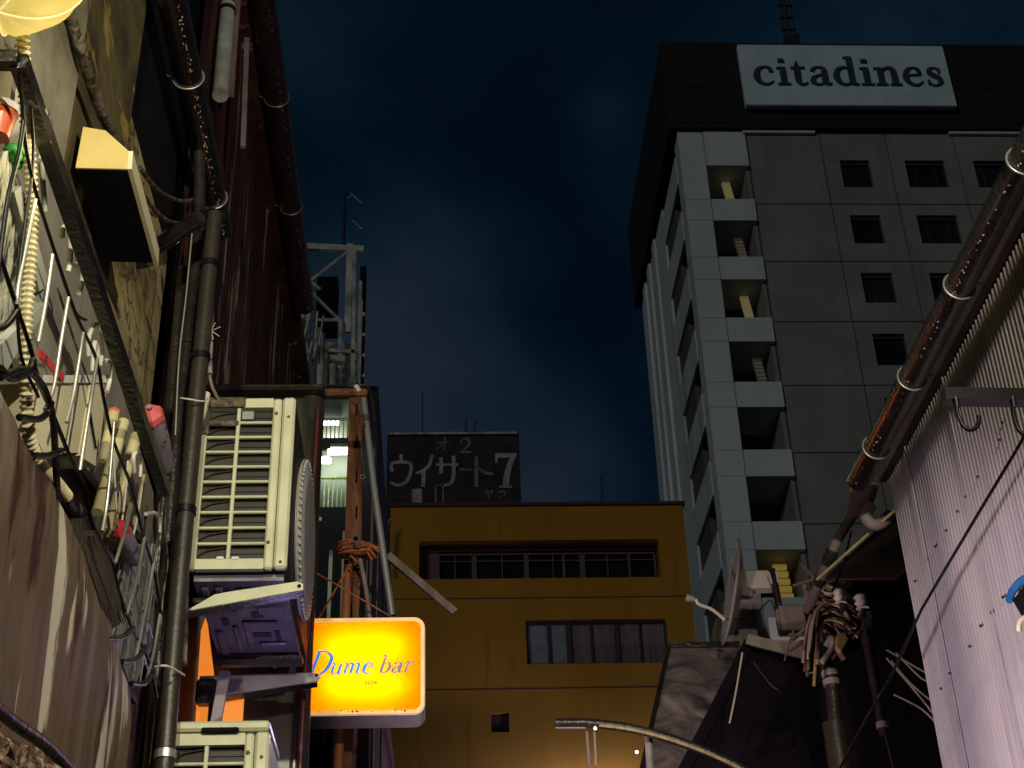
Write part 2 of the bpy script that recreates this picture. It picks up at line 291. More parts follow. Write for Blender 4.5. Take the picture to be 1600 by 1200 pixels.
    def sphere(s, c, r, nu=14, nv=8, sc_=(1, 1, 1), f=None):
        c = Vector(c); vs = []
        for j in range(nv+1):
            t = math.pi*j/nv
            for i in range(nu):
                a = 2*math.pi*i/nu; v = Vector((math.sin(t)*math.cos(a)*sc_[0], math.sin(t)*math.sin(a)*sc_[1], math.cos(t)*sc_[2]))*r
                if f: v = f(v, a, t)
                vs.append(c+v)
        return s.add(vs, [(j*nu+i, j*nu+(i+1) % nu, (j+1)*nu+(i+1) % nu, (j+1)*nu+i) for j in range(nv) for i in range(nu)], True)
    def build(s, name, m, parent=None, org=None):
        if parent is not None: o0 = Vector(parent['_o'])
        elif org is not None: o0 = Vector(org)
        else:
            o0 = Vector([(min(v[k] for v in s.v)+max(v[k] for v in s.v))/2 for k in range(3)]); o0.z = min(v.z for v in s.v)
        me = bpy.data.meshes.new(name); me.from_pydata([v-o0 for v in s.v], [], s.f); me.update()
        me.polygons.foreach_set('use_smooth', s.sm)
        import bmesh
        bm = bmesh.new(); bm.from_mesh(me); bmesh.ops.recalc_face_normals(bm, faces=bm.faces); bm.to_mesh(me); bm.free()
        me.materials.append(M[m] if isinstance(m, str) else m)
        o = bpy.data.objects.new(name, me); COL.objects.link(o); o['_o'] = list(o0)
        if parent is not None: o.parent = parent
        else: o.location = o0
        return o
def tag(o, label, cat, group=None, kind=None):
    if label: o['label'] = label
    if cat: o['category'] = cat
    if group: o['group'] = group
    if kind: o['kind'] = kind
    return o
def thing(name, loc, label, cat, group=None):
    o = bpy.data.objects.new(name, None); COL.objects.link(o); o.location = loc; o['_o'] = list(loc); o.empty_display_size = .2
    return tag(o, label, cat, group)
def smooth_pts(P, k=6):
    P = [Vector(p) for p in P]; out = []
    for i in range(len(P)-1):
        p0 = P[max(i-1, 0)]; p1 = P[i]; p2 = P[i+1]; p3 = P[min(i+2, len(P)-1)]
        for j in range(k):
            t = j/k; out.append(.5*((2*p1)+(p2-p0)*t+(2*p0-5*p1+4*p2-p3)*t*t+(3*p1-p0-3*p2+p3)*t**3))
    return out+[P[-1]]
def ring(c, r, axis, n=20, a0=0, a1=360, sq=1.0):
    c = Vector(c); ax = Vector(axis).normalized(); u = Vector((0, 0, 1)) if abs(ax.z) < .9 else Vector((1, 0, 0))
    w = ax.cross(u).normalized(); u = w.cross(ax)
    return [c+(w*math.cos(math.radians(a0+(a1-a0)*k/n))+u*math.sin(math.radians(a0+(a1-a0)*k/n))*sq)*r for k in range(n+1)]
def pxw(p, w): return w/F*abs((R.transposed() @ (Vector(p)-CAM)).z)   # metres spanned by w picture pixels at point p

# stroke lettering: each stroke is a list of (x, y, width) in letter units
def strokes(mb, S, org, ux, uz, out, size, depth, k=5, sharp=False):
    org = Vector(org); ux = Vector(ux); uz = Vector(uz); out = Vector(out)
    for si, st in enumerate(S):
        P = [Vector(p) for p in st]
        if len(P) > 2 and not sharp: P = smooth_pts(P, k)
        lft = []; rgt = []
        for i, p in enumerate(P):
            a = P[max(i-1, 0)]; b = P[min(i+1, len(P)-1)]; d = Vector((b.x-a.x, b.y-a.y)); d.normalize(); n = Vector((-d.y, d.x))
            h = p.z/2; lft.append((p.x+n.x*h, p.y+n.y*h)); rgt.append((p.x-n.x*h, p.y-n.y*h))
        d0 = depth*(1+.04*(si % 7)); m = len(P)
        vs = [org+(ux*q[0]+uz*q[1])*size+out*dd for dd in (0, d0) for row in (lft, rgt) for q in row]
        fs = []
        for i in range(m-1):
            fs += [(2*m+i, 2*m+i+1, 3*m+i+1, 3*m+i), (i, m+i, m+i+1, i+1), (i, i+1, 2*m+i+1, 2*m+i), (m+i, 3*m+i, 3*m+i+1, m+i+1)]
        fs += [(0, 2*m, 3*m, m), (m-1, 2*m-1, 4*m-1, 3*m-1)]
        mb.add(vs, fs)
T = .19; t_ = .06
GL = {  # glyph: (advance, strokes) - lower case with x-height 1
 'c': (.86, [[(.74, .78, .06), (.66, .92, .10), (.46, .99, .06), (.22, .86, .13), (.12, .5, .2), (.22, .14, .14), (.48, .01, .07), (.76, .18, .05)], [(.70, .84, .14), (.70, .70, .10)]]),
 'i': (.52, [[(.25, .02, T), (.25, .97, T)], [(.0, .035, .07), (.5, .035, .07)], [(.02, .92, .06), (.26, .95, .08)], [(.24, 1.26, .19), (.24, 1.44, .19)]]),
 't': (.62, [[(.24, 1.30, .05), (.24, .9, T), (.24, .3, T), (.30, .06, .13), (.44, .02, .07), (.60, .12, .05)], [(.0, .95, .08), (.56, .95, .08)]]),
 'a': (.90, [[(.14, .76, .14), (.22, .92, .10), (.42, .99, .07), (.60, .88, .15), (.62, .6, T), (.62, .2, T), (.72, .04, .11), (.86, .08, .05)], [(.62, .60, .06), (.36, .52, .07), (.16, .38, .13), (.14, .18, .17), (.28, .02, .08), (.46, .05, .06), (.60, .2, .05)]]),
 'd': (1.0, [[(.72, .02, T), (.72, 1.58, T)], [(.50, 1.53, .06), (.74, 1.57, .07)], [(.72, .035, .07), (.96, .035, .07)], [(.70, .84, .06), (.48, .98, .07), (.22, .86, .13), (.12, .5, .2), (.22, .14, .14), (.46, .01, .07), (.70, .16, .06)]]),
 'n': (1.04, [[(.24, .02, T), (.24, .97, T)], [(.0, .92, .06), (.25, .95, .08)], [(.0, .035, .07), (.46, .035, .07)], [(.26, .74, .05), (.46, .95, .08), (.66, .94, .12), (.76, .72, T), (.76, .02, T)], [(.56, .035, .07), (1.0, .035, .07)]]),
 'e': (.86, [[(.14, .56, .06), (.70, .60, .07)], [(.70, .60, .10), (.64, .88, .12), (.44, .99, .06), (.22, .86, .13), (.12, .5, .2), (.22, .14, .14), (.48, .01, .08), (.76, .2, .05)]]),
 's': (.66, [[(.54, .78, .05), (.46, .95, .06), (.28, .98, .08), (.14, .80, .14), (.28, .58, .18), (.48, .42, .18), (.54, .2, .15), (.40, .03, .08), (.20, .01, .06), (.08, .22, .05)], [(.55, .95, .07), (.55, .70, .07)], [(.08, .05, .07), (.08, .30, .07)]]),
 'u': (.98, [[(.0, .93, .05), (.2, .97, .09), (.2, .3, .15), (.30, .05, .11), (.50, .03, .07), (.72, .3, .05)], [(.74, .98, .14), (.74, .12, .15), (.84, .02, .08), (.96, .1, .04)]]),
 'm': (1.46, [[(.0, .9, .04), (.2, .97, .09), (.2, .02, .15)], [(.22, .6, .04), (.42, .93, .07), (.60, .95, .12), (.68, .7, .15), (.68, .02, .15)], [(.70, .6, .04), (.90, .93, .07), (1.08, .95, .12), (1.16, .7, .15), (1.16, .12, .14), (1.28, .02, .07), (1.42, .12, .04)]]),
 'b': (.90, [[(.0, 1.52, .04), (.2, 1.58, .09), (.2, .3, .15), (.28, .06, .1), (.44, .0, .06), (.66, .14, .12), (.78, .5, .16), (.66, .86, .12), (.48, .96, .06), (.24, .7, .04)]]),
 'r': (.70, [[(.0, .9, .04), (.2, .97, .09), (.2, .02, .15)], [(.22, .6, .04), (.42, .92, .07), (.60, .96, .12), (.68, .84, .12)]]),
 'D': (1.9, [[(.35, .0, .20), (.35, 2.0, .20)], [(.0, 2.0, .06), (.4, 2.02, .08), (.9, 1.98, .12), (1.42, 1.6, .2), (1.5, 1.0, .22), (1.3, .4, .18), (.8, .0, .08), (.3, -.03, .06), (-.1, .05, .04)]]),
 ' ': (.5, []),
}
def word(mb, txt, org, ux, uz, out, size, depth, shear=0, gap=.05, bold=1):
    x = 0; org = Vector(org); ux = Vector(ux); uz = Vector(uz)
    for ch in txt:
        adv, S = GL[ch]
        strokes(mb, [[(p[0]+p[1]*shear, p[1], p[2]*bold) for p in st] for st in S], org+ux*x*size, ux, uz, out, size, depth)
        x += adv+gap
    return x*size
def word_width(txt, size, gap=.05): return sum(GL[c][0]+gap for c in txt)*size
def copy_tree(o, off, parent=None):
    c = o.copy(); COL.objects.link(c)
    if parent is not None: c.parent = parent
    else: c.location = o.location+Vector(off)
    for ch in [k for k in bpy.data.objects if k.parent == o]: copy_tree(ch, off, c)
    return c
EX, EZ, EY = Vector((1, 0, 0)), Vector((0, 0, 1)), Vector((0, 1, 0))

# ================================================================== SETTING
tag(MB().box((-300, -60, -.2), (300, 400, 0)).build('ground', 'ground'), 'dark asphalt ground of the alley', 'ground', kind='structure')

# ================================================================== HOTEL TOWER (y = 60)
HY = 60.0; FL = 3.69
hotel = thing('hotel_tower', (24, 68, 0), 'tall pale hotel tower with white balcony column, square windows and black crown', 'hotel')
w = MB(); w.box((16.47, HY+.45, 0), (42, 76, 54.6)); w.box((12.9, HY+3.2, 0), (16.47, 76, 54.6))
w.build('core_wall', 'tower_back', hotel)
# beige panels with open joints and window holes
jx = [16.5, 20.45, 24.0, 27.7, 31.3, 34.9, 38.5, 42]
jz = [54.6]+[49.75-FL*k for k in range(0, 13)]+[0]
wins = {1: (21.3, 22.9), 2: (24.8, 26.92), 3: (28.5, 30.6), 4: (32.1, 34.2), 5: (35.7, 37.8)}
pm = MB()
for zi in range(len(jz)-1):
    z1 = jz[zi]-.03; z0 = jz[zi+1]+.03; wt = 52.72-FL*zi; wb = wt-1.83
    for xi in range(len(jx)-1):
        a = jx[xi]+.03; b = jx[xi+1]-.03
        if xi in wins and zi < 12:
            p, q = wins[xi]
            pm.box((a, HY, z0), (p, HY+.3, z1)); pm.box((q, HY, z0), (b, HY+.3, z1)); pm.box((p, HY, z0), (q, HY+.3, wb)); pm.box((p, HY, wt), (q, HY+.3, z1))
        else: pm.box((a, HY, z0), (b, HY+.3, z1))
pm.build('panel_wall', 'tower_beige', hotel)
for zi in range(0, 8):
    for xi, (p, q) in wins.items():
        wt = 52.72-FL*zi; wb = wt-1.83
        f = MB(); th = .07
        f.box((p, HY+.16, wb), (p+th, HY+.28, wt)); f.box((q-th, HY+.16, wb), (q, HY+.28, wt)); f.box((p+th, HY+.16, wb), (q-th, HY+.28, wb+th)); f.box((p+th, HY+.16, wt-.2), (q-th, HY+.28, wt))
        if q-p > 2: f.box((p+.5, HY+.19, wb+th), (p+.56, HY+.27, wt-.2)); f.box((q-.56, HY+.19, wb+th), (q-.5, HY+.27, wt-.2))
        f = f.build('window', 'winframe', hotel)
        MB().box((p+th, HY+.3, wb+th), (q-th, HY+.32, wt-.2)).build('pane', ('glass', 'glass2', 'glass', 'glass3')[(xi*3+zi*5) % 4], f)
# white corner column and balcony fronts
cm = MB()
zz = [54.62]
for k in range(16):
    top = 50.0-3.72*k; zz += [top, top-1.38]
for i in range(len(zz)-1):
    if zz[i+1] < 1: break
    cm.box((12.8, HY-.06, zz[i+1]+.025), (14.13, HY+1.1, zz[i]-.025))
cm.box((12.82, HY-.03, 0), (14.11, HY+1.0, 54.6))
cm.build('white_column', 'tower_white', hotel)
for k in range(-1, 9):
    top = 50.0-3.72*k; bot = top-1.40
    if k == -1: top = 54.6; bot = 52.25
    b = MB(); b.box((14.17, HY-.1, bot), (16.42, HY+.12, top)); b.box((14.17, HY+.12, bot), (16.42, HY+2.6, bot+.18))
    b.build('balcony', 'tower_white', hotel)
st = MB()
st.box((16.25, HY+.2, 0), (16.46, HY+3.1, 54.5)).build('balcony_side_wall', 'tower_beige', hotel)
# slatted ladders glimpsed in the balcony bays; emission stands in for lamplight on them
for k, m_, x0 in ((-1, 'lit_louvre', 15.25), (0, 'lit_dim', 15.5), (1, 'lit_louvre', 15.4), (2, 'lit_dim', 15.6), (5, 'lit_yellow', 15.2)):
    top = 50.0-3.72*k-1.5 if k >= 0 else 52.2; base = 50.0-3.72*(k+1)-.05
    s_ = MB()
    n = 9; 
    if k == 5: n = 6
    for j in range(n):
        z = base+(top-base)*j/n; s_.box((x0-.12*j/n, HY+.7+.05*j, z), (x0+(.62 if k == 5 else .42)-.12*j/n, HY+.9+.05*j, z+(top-base)/n*.62))
    s_.build('lit_stair', m_, hotel)
# side face towards the left with balcony slots
sm_ = MB(); sm_.box((12.76, HY+6.4, 0), (12.9, 76, 54.6))
for k in range(-1, 14):
    top = 50.0-3.72*k; sm_.box((12.76, HY+1.1, top-1.75), (12.9, HY+6.4, top+.1))
sm_.build('side_wall', 'tower_white', hotel)
MB().box((14.2, HY+3.25, 0), (14.6, 75, 54)).build('inner_wall', 'winframe', hotel)
rb = MB()
for yv in (HY+9.2, HY+11.6, HY+13.6): rb.box((12.62, yv, 0), (12.76, yv+.9, 54.55))
rb.build('side_fin', 'tower_white', hotel)
# black crown
c_ = MB(); c_.box((12.35, HY-.35, 54.65), (42, 76.5, 60.85))
crown = c_.build('crown', 'crown', hotel)
M['louv'] = mat('black louvre blade', (.02, .022, .022), rough=.6)
lv = MB()
for za, zb in ((55.0, 57.3), (57.5, 60.2)):
    for xa_, xb_ in ((12.9, 16.4), (28.3, 42)):
        lv = MB(); x = xa_; lv.box((xa_, HY-.36, zb), (xb_, HY-.34, zb+.04))
        while x < xb_: lv.box((x, HY-.42, za), (x+.07, HY-.35, zb)); x += .18
        lv.build('louvre', 'louv', crown)

tr = MB(); tr.box((16.3, HY-.2, 54.45), (20.2, HY-.02, 54.62)); tr.box((27.5, HY-.2, 54.45), (34, HY-.02, 54.60)); tr.build('soffit_trim', 'tower_white', crown)
mast = thing('roof_mast', Y(1237, 85, 66), 'thin lattice antenna mast on the roof of the hotel tower', 'antenna')
mm = MB(); P0 = Y(1237, 92, 66); 
mm.tube([P0, Y(1219, -40, 66)], .09, 6); mm.tube([P0+Vector((.7, 0, 0)), Y(1221, -40, 66)], .05, 6); mm.tube([P0-Vector((.35, 0, 0)), Y(1217, -40, 66)], .05, 6)
for j in range(7):
    a = P0.lerp(Y(1219, -40, 66), j/7+.05); mm.box(a-Vector((.38, .1, .06)), a+Vector((.5, .1, .06)))
mm.build('mast', 'winframe', mast)
hd = MB(); q = Y(1236, 62, 66); hd.box(q-Vector((.3, .2, .5)), q+Vector((.5, .2, .35))); hd.build('antenna_head', 'louv', mast)
sg = thing('rooftop_sign', (22.3, HY-.7, 55.8), 'large pale sign board with dark blue serif word along the hotel crown', 'sign')
MB().bbox((16.53, HY-.85, 55.83), (28.02, HY-.45, 60.27), .04).build('board', 'signwhite', sg)
mb_ = MB(); tw = word_width('citadines', 1, .06); W_ = 10.5
word(mb_, 'citadines', (17.15, HY-.85, 57.25), EX*(W_/tw), EZ*1.30, (0, -1, 0), 1, .10, gap=.06, bold=1.25)
mb_.build('lettering', 'letterblue', sg)

# ================================================================== YELLOW BUILDING (y = 25)
yb = thing('yellow_building', (1.85, 30, 0), 'mustard yellow flat-roofed building with a long dark window strip', 'building')
def wall_holes(mb, x0, x1, z0, z1, y, d, holes):
    xs = sorted({x0, x1, *[h[0] for h in holes], *[h[1] for h in holes]}); zs = sorted({z0, z1, *[h[2] for h in holes], *[h[3] for h in holes]})
    for i in range(len(xs)-1):
        for j in range(len(zs)-1):
            cx = (xs[i]+xs[i+1])/2; cz = (zs[j]+zs[j+1])/2
            if any(h[0] < cx < h[1] and h[2] < cz < h[3] for h in holes): continue
            mb.box((xs[i], y, zs[j]), (xs[i+1], y+d, zs[j+1]))
H = [(-.36, 4.1, 12.92, 13.69), (1.56, 4.11, 11.26, 12.10), (.9, 1.21, 10.03, 10.38)]
wm = MB(); wall_holes(wm, -.9, 4.62, 0, 14.40, 25, .5, H); wm.box((-.9, 25.9, 0), (4.62, 33, 14.2)); wm.box((4.3, 25.5, 0), (4.62, 25.9, 14.2)); wm.box((-.9, 25.5, 0), (-.7, 25.9, 14.2))
wm.build('wall', 'yellow', yb)
MB().box((-.93, 24.95, 14.40), (4.66, 33.05, 14.46)).build('roof_coping', 'maroonframe', yb)
jm = MB()
for z in (12.52, 10.80): jm.box((-.9, 24.992, z), (4.62, 25, z+.018))
jm.build('joint_strip', 'maroonframe', yb)
# long recessed strip window
def frame_win(name, x0, x1, z0, z1, y, bars, rail=None, m='maroonframe', t=.035, parent=None, panes=None):
    f = MB(); f.box((x0, y, z0), (x1, y+.07, z0+t)); f.box((x0, y, z1-t), (x1, y+.07, z1)); f.box((x0, y, z0+t), (x0+t, y+.07, z1-t)); f.box((x1-t, y, z0+t), (x1, y+.07, z1-t))
    for b, bw in bars: f.box((b-bw/2, y+.01, z0+t), (b+bw/2, y+.06, z1-t))
    if rail: f.box((x0+t, y+.015, rail), (x1-t, y+.055, rail+.02))
    fo = f.build(name, m, parent)
    edges = [x0+t]+[b for b, _ in bars]+[x1-t]
    for i in range(len(edges)-1):
        MB().box((edges[i]+.004, y+.075, z0+t), (edges[i+1]-.004, y+.09, z1-t)).build('pane', panes[i] if panes else 'glass', fo)
    return fo
M['maroonlight'] = mat('faded maroon frame', (.11, .06, .075), rough=.6)
f = frame_win('strip_window', -.02, 4.06, 12.96, 13.56, 25.28, [(.30, .02), (.66, .09), (1.18, .02), (1.63, .09), (2.13, .02), (2.33, .05), (2.68, .1), (3.15, .02), (3.56, .04)], rail=13.40, m='maroonlight', parent=yb)
MB().box((-.36, 25.27, 13.6), (4.1, 25.5, 13.69)).box((-.36, 25.3, 12.92), (-.02, 25.36, 13.6)).build('window_lintel', 'maroonlight', yb)
frame_win('curtained_window', 1.56, 4.11, 11.26, 12.10, 25.06, [(1.97, .05), (2.33, .09), (2.74, .03), (3.2, .08), (3.62, .02)], m='maroonframe', parent=yb, panes=['blind', 'blind', 'curtain', 'curtain', 'curtain', 'curtain'])
MB().box((.9, 25.1, 10.03), (1.21, 25.2, 10.38)).build('vent_hatch', 'maroonframe', yb)
dp = thing('side_drainpipe', Y(606, 880, 24.6), 'thin pale drainpipe at the left edge of the yellow building', 'pipe')
MB().tube(smooth_pts([Y(611, 812, 24.7), Y(605, 820, 24.7), Y(603, 850, 24.7), Y(601, 885, 24.7)]), .03, 8).build('pipe', 'bracketgrey', dp)

# ================================================================== BILLBOARD (y = 32)
bb = thing('rooftop_billboard', (.36, 32, 17.5), 'dark rooftop billboard with faded white Japanese lettering and a large 7', 'billboard')
MB().box((-1.26, 32, 16.5), (2.0, 32.25, 20.0)).build('board', 'billboard', bb)
MB().box((-1.26, 31.93, 19.96), (1.95, 32.0, 20.02)).build('top_rail', 'scaff', bb)
def bl(S, m, name, sharp=False):
    mb = MB(); k = pxw((0, 32, 19), 1)/3.2
    for i, st in enumerate(S):
        pts = []
        for p in st:
            q = Y(580+p[0]/3.2, 640+p[1]/3.2, 32.0); pts.append((q.x, q.z, p[2]*k))
        strokes(mb, [pts], (0, 32.0, 0), EX, EZ, (0, -1, 0), 1, .02+.002*i, sharp=sharp)
    return mb.build(name, m, bb)
bl([[(150, 225, 17), (150, 268, 17)], [(106, 312, 17), (106, 270, 17), (193, 270, 17), (196, 322, 18), (172, 365, 18), (132, 380, 18), (97, 365, 14)]], 'billwhite', 'character')
bl([[(306, 226, 14), (290, 280, 18), (255, 308, 16), (222, 320, 12)], [(263, 305, 20), (260, 388, 20)]], 'billwhite', 'character')
bl([[(325, 277, 14), (435, 277, 14)], [(350, 242, 18), (350, 322, 18)], [(412, 233, 18), (412, 330, 19), (398, 370, 18), (355, 383, 14)]], 'billwhite', 'character')
bl([[(442, 300, 13), (505, 303, 15)]], 'billdim', 'character')
bl([[(526, 235, 20), (526, 388, 20)], [(530, 292, 12), (570, 318, 16), (610, 322, 16)]], 'billdim', 'character')
bl([[(620, 232, 26), (726, 230, 24)], [(712, 236, 26), (685, 300, 30), (672, 386, 32)], [(640, 388, 10), (706, 388, 10)], [(626, 225, 13), (626, 268, 9)]], 'billwhite', 'numeral')
bl([[(325, 170, 9), (392, 165, 9)], [(368, 140, 9), (366, 208, 9)], [(362, 172, 8), (325, 206, 8)]], 'billdim', 'character')
bl([[(446, 168, 9), (460, 150, 10), (484, 148, 11), (492, 172, 11), (470, 198, 9), (448, 216, 8)], [(446, 215, 10), (502, 215, 10)]], 'billdim', 'numeral')
bl([[(563, 425, 7), (605, 408, 7), (598, 428, 6)], [(575, 403, 7), (592, 447, 7)]], 'billdim', 'character')
bl([[(633, 416, 7), (658, 410, 7), (670, 425, 7), (642, 446, 7)]], 'billdim', 'character')
bl([[(229, 398, 48), (229, 466, 50)]], 'billwhite', 'lamp_panel')
bl([[(323, 378, 10), (323, 466, 10)], [(360, 378, 10), (360, 466, 10)], [(318, 380, 8), (365, 380, 8)]], 'billdim', 'lamp_panel')
for px, py, h in ((660, 615, 60), (728, 655, 22), (742, 658, 20), (940, 742, 46)):
    a = Y(px, py+h, 33 if px < 900 else 40); b = Y(px, py, a.y)
    t = MB().tube([a, b], .02 if px < 900 else .03, 6); 
    if px in (728, 742): t.box(a-Vector((.06, .02, 0)), a+Vector((.06, .02, .1)))
    lab = {660: 'hair-thin aerial rising left of centre above the dark billboard', 728: 'short dark rod standing on the billboard top, left one of the close pair', 742: 'short dark rod standing on the billboard top, right one of the close pair', 940: 'faint thin aerial behind the roof line of the yellow building'}[px]
    tag(t.build('roof_aerial', 'winframe'), lab, 'aerial', 'aerials above the roofs')

# ================================================================== FAR LEFT BLOCK (y = 16)
ab = thing('corridor_block', (-3, 18, 0), 'narrow dark block with brightly lit open corridors beyond the alley', 'building')
QY = 16.0
def z_at(px, py, y=QY): return Y(px, py, y).z
def x_at(px, py, y=QY): return Y(px, py, y).x
zt = z_at(530, 612); xr = x_at(589, 700)
z1a, z1b = z_at(530, 624), z_at(530, 684); z2a, z2b = z_at(530, 704), z_at(530, 792)
xa, xb = -2.4, x_at(549, 700)
wm = MB(); wall_holes(wm, -5, xr, 0, zt, QY, .15, [(xa, xb, z1b, z1a), (xa, xb, z2b, z2a)]); wm.box((-5, 18.2, 0), (xr, 22, zt)); wm.box((xb, QY+.15, 0), (xr, 18.2, zt)); wm.box((-5, QY+.15, 0), (xa, 18.2, zt)); wm.box((-5, QY, zt), (xr, 22, zt+.08))
for z in (z1b, z2b): wm.box((xa, QY+.15, z-.12), (xb, 18.2, z))
wm.box((xa, QY+.15, z1a), (xb, 18.2, z1a+.1))
wm.build('wall', 'darkblue', ab)
lw = MB(); lw.box((xa+.02, 18.0, z1b+.01), (xb-.02, 18.15, z1a-.02)); lw.box((xa+.02, 18.0, z2b+.01), (xb-.02, 18.15, z2a-.02)); lw.build('corridor_wall', 'lit_green', ab)
for zb_, za_ in ((z1b, z1a), (z2b, z2a)):
    g = MB(); x = xa+.02; ht = (za_-zb_)
    while x < xb: g.box((x, QY+.06, zb_), (x+.013, QY+.08, zb_+ht*.54)); x += .052
    g.box((xa, QY+.04, zb_+ht*.54), (xb, QY+.1, zb_+ht*.57)); g.build('railing', 'lit_green', ab)
MB().box((x_at(513, 630), 17.85, z_at(530, 648, 17.85)), (x_at(538, 630), 17.98, z_at(530, 632, 17.85))).build('corridor_window', 'tube_yellow', ab)
for px, py, wx, yy in ((516, 660, .12, 16.5), (533, 706, .16, 15.7), (508, 720, .07, 15.9)):
    c = Y(px, py, yy); lt = thing('corridor_lamp', c, {516: 'glowing white corridor lamp in the upper lit opening', 533: 'brightest long white tube lamp hung below the upper corridor', 508: 'small round white lamp at the left of the lower corridor'}[px], 'lamp', 'white corridor lamps')
    MB().tube([c-EX*wx, c+EX*wx], .035, 10).build('tube', 'bulb', lt)
    MB().box(c+Vector((-wx*.8, -.04, .045)), c+Vector((wx*.8, .04, .09))).build('holder', 'scaff', lt)
    lamp('corridor_light', 'POINT', c+Vector((0, .6 if yy > 16 else .9, -.1)), 60, (.88, 1, .62), shadow_soft_size=.08)
# steel frame and sheet enclosure on its roof
fr = thing('rooftop_steel_frame', (-1.4, 16.3, zt+.1), 'grey steel frame with diagonal braces and sheet screen on the dark block roof', 'rooftop frame')
def seg(mb, a, b, w=.07, y=QY+.2): mb.bar(Y(*a, y), Y(*b, y), w, w*.7, up=(0, 1, 0))
s1 = MB(); seg(s1, (440, 384), (568, 390), .09); seg(s1, (547, 382), (543, 520), .085); seg(s1, (554, 392), (551, 600), .05, QY+.1); seg(s1, (563, 440), (560, 600), .05, QY+.15); seg(s1, (532, 500), (530, 604), .05, QY+.12); seg(s1, (484, 470), (481, 604), .05, QY+.12); seg(s1, (455, 545), (556, 550), .05, QY+.1)
s1.build('beam', 'scaff', fr)
for a, b in (((545, 392), (484, 440)), ((484, 455), (530, 500)), ((484, 440), (500, 452)), ((484, 500), (528, 500))):
    s = MB(); seg(s, a, b, .04); s.build('brace', 'scaff', fr)
sh = MB()
xs0 = x_at(484, 560); xs1 = x_at(555, 560); n = 40
zA = z_at(520, 518); zB = zt+.08
for i in range(6):
    a = xs0+(xs1-xs0)*i/6; sh.box((a+.004, QY+.25+.02*(i % 2), zB), (xs0+(xs1-xs0)*(i+1)/6-.004, QY+.30+.02*(i % 2), zA-.1*((i*7) % 3 == 0)))
sh.build('sheet_screen', 'sheet', fr)
pp = MB()
for px in (462, 470, 478): pp.tube([Y(px, 606, QY+.1), Y(px+4, 478, QY+.1)], .035, 8)
pp.build('pipe_bundle', 'scaff', fr)
MB().box(Y(492, 510, QY+.6), Y(530, 452, QY+.9)).build('tank', 'dark', fr)
MB().box((x_at(556, 560), QY+.3, zB), (x_at(566, 560), QY+.5, z_at(560, 395))).build('edge_panel', 'darkblue', fr)
mass = MB(); mass.box(Y(452, 606, QY+.4), Y(486, 505, QY+.9)); mass.build('rooftop_cabin', 'sheet', fr)
for a_, b_ in (((455, 600), (462, 520)), ((473, 604), (476, 540)), ((500, 604), (502, 522)), ((516, 560), (540, 562)), ((520, 604), (521, 570))): MB().tube([Y(*a_, QY+.05), Y(*b_, QY+.05)], .05, 8).build('duct', 'scaff', fr)
clutter = MB()
for i in range(16):
    c = Y(random.uniform(458, 500), random.uniform(500, 600), QY-.05); clutter.tube([c-Vector((random.uniform(-.05, .05), .03, .3)), c+Vector((random.uniform(-.08, .08), .03, .2))], random.uniform(.012, .03), 7)
clutter.build('bracket_clutter', 'scaff', fr)
an = thing('mast_antenna', Y(538, 390, QY+.4), 'thin dark antenna mast with two slanting elements above the steel frame', 'antenna')
MB().tube([Y(537, 385, QY+.4), Y(539, 298, QY+.4)], .022, 8).build('mast', 'darkblue', an)
for a, b in (((548, 302), (566, 318)), ((550, 344), (566, 358)), ((538, 312), (550, 306))):
    MB().tube([Y(*a, QY+.4), Y(*b, QY+.4)], .008, 6).build('element', 'scaff', an)
ip = thing('insulator_post', Y(568, 605, QY-.2), 'thin post with a column of small white insulators', 'post')
MB().tube([Y(562, 605, QY-.2), Y(566, 470, QY-.2)], .012, 8).build('post', 'scaff', ip)
for py in (491, 523, 555, 587): MB().sphere(Y(569, py, QY-.2), .026, 10, 6).build('insulator', 'ceramic', ip)

# ================================================================== LEFT SIDE
# concrete wall
lwall = thing('concrete_wall', (-1.2, 2.8, 0), 'mossy stained concrete wall on the left of the alley', 'wall')
MB().box((-1.45, .2, 0), (-1.0, 3.72, 9)).build('wall', 'concrete', lwall)
MB().box((-1.45, 3.72, 5.02), (-1.02, 4.55, 9)).build('shaded_upper_wall', 'dark', lwall)  # near-black colour stands in for the shadow beside the gutter
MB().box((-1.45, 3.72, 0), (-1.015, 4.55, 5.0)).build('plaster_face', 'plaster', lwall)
pt = MB()   # pier of paler render
pt.bbox((-1.0, 2.3, 3.2), (-.965, 3.02, 5.4), .01); pt.build('render_patch', 'patch', lwall)
# maroon building
mbd = thing('maroon_tin_house', (-2.5, 7, 0), 'tall house clad in peeling dark maroon tin on the left', 'building')
mt = MB(); vs = []; n = 0; ys = []; y = 4.62
while y < 8.8: ys.append(y); y += .011
for i, y in enumerate(ys):
    xx = -1.0+.006*math.sin(y/.09*2*math.pi)
    vs += [(xx, y, 0), (xx, y, 7.12)]
mt.add(vs, [(2*i, 2*i+2, 2*i+3, 2*i+1) for i in range(len(ys)-1)], True)
mt.build('tin_cladding', 'maroon', mbd)
MB().box((-4, 4.6, 0), (-1.03, 8.82, 7.1)).build('core_wall', 'dark', mbd)
MB().box((-1.02, 8.72, 0), (-.93, 8.9, 7.0)).build('corner_strip', 'rust', mbd)
MB().box((-4, 4.55, 7.12), (-.9, 8.95, 7.2)).build('eave', 'maroon', mbd)

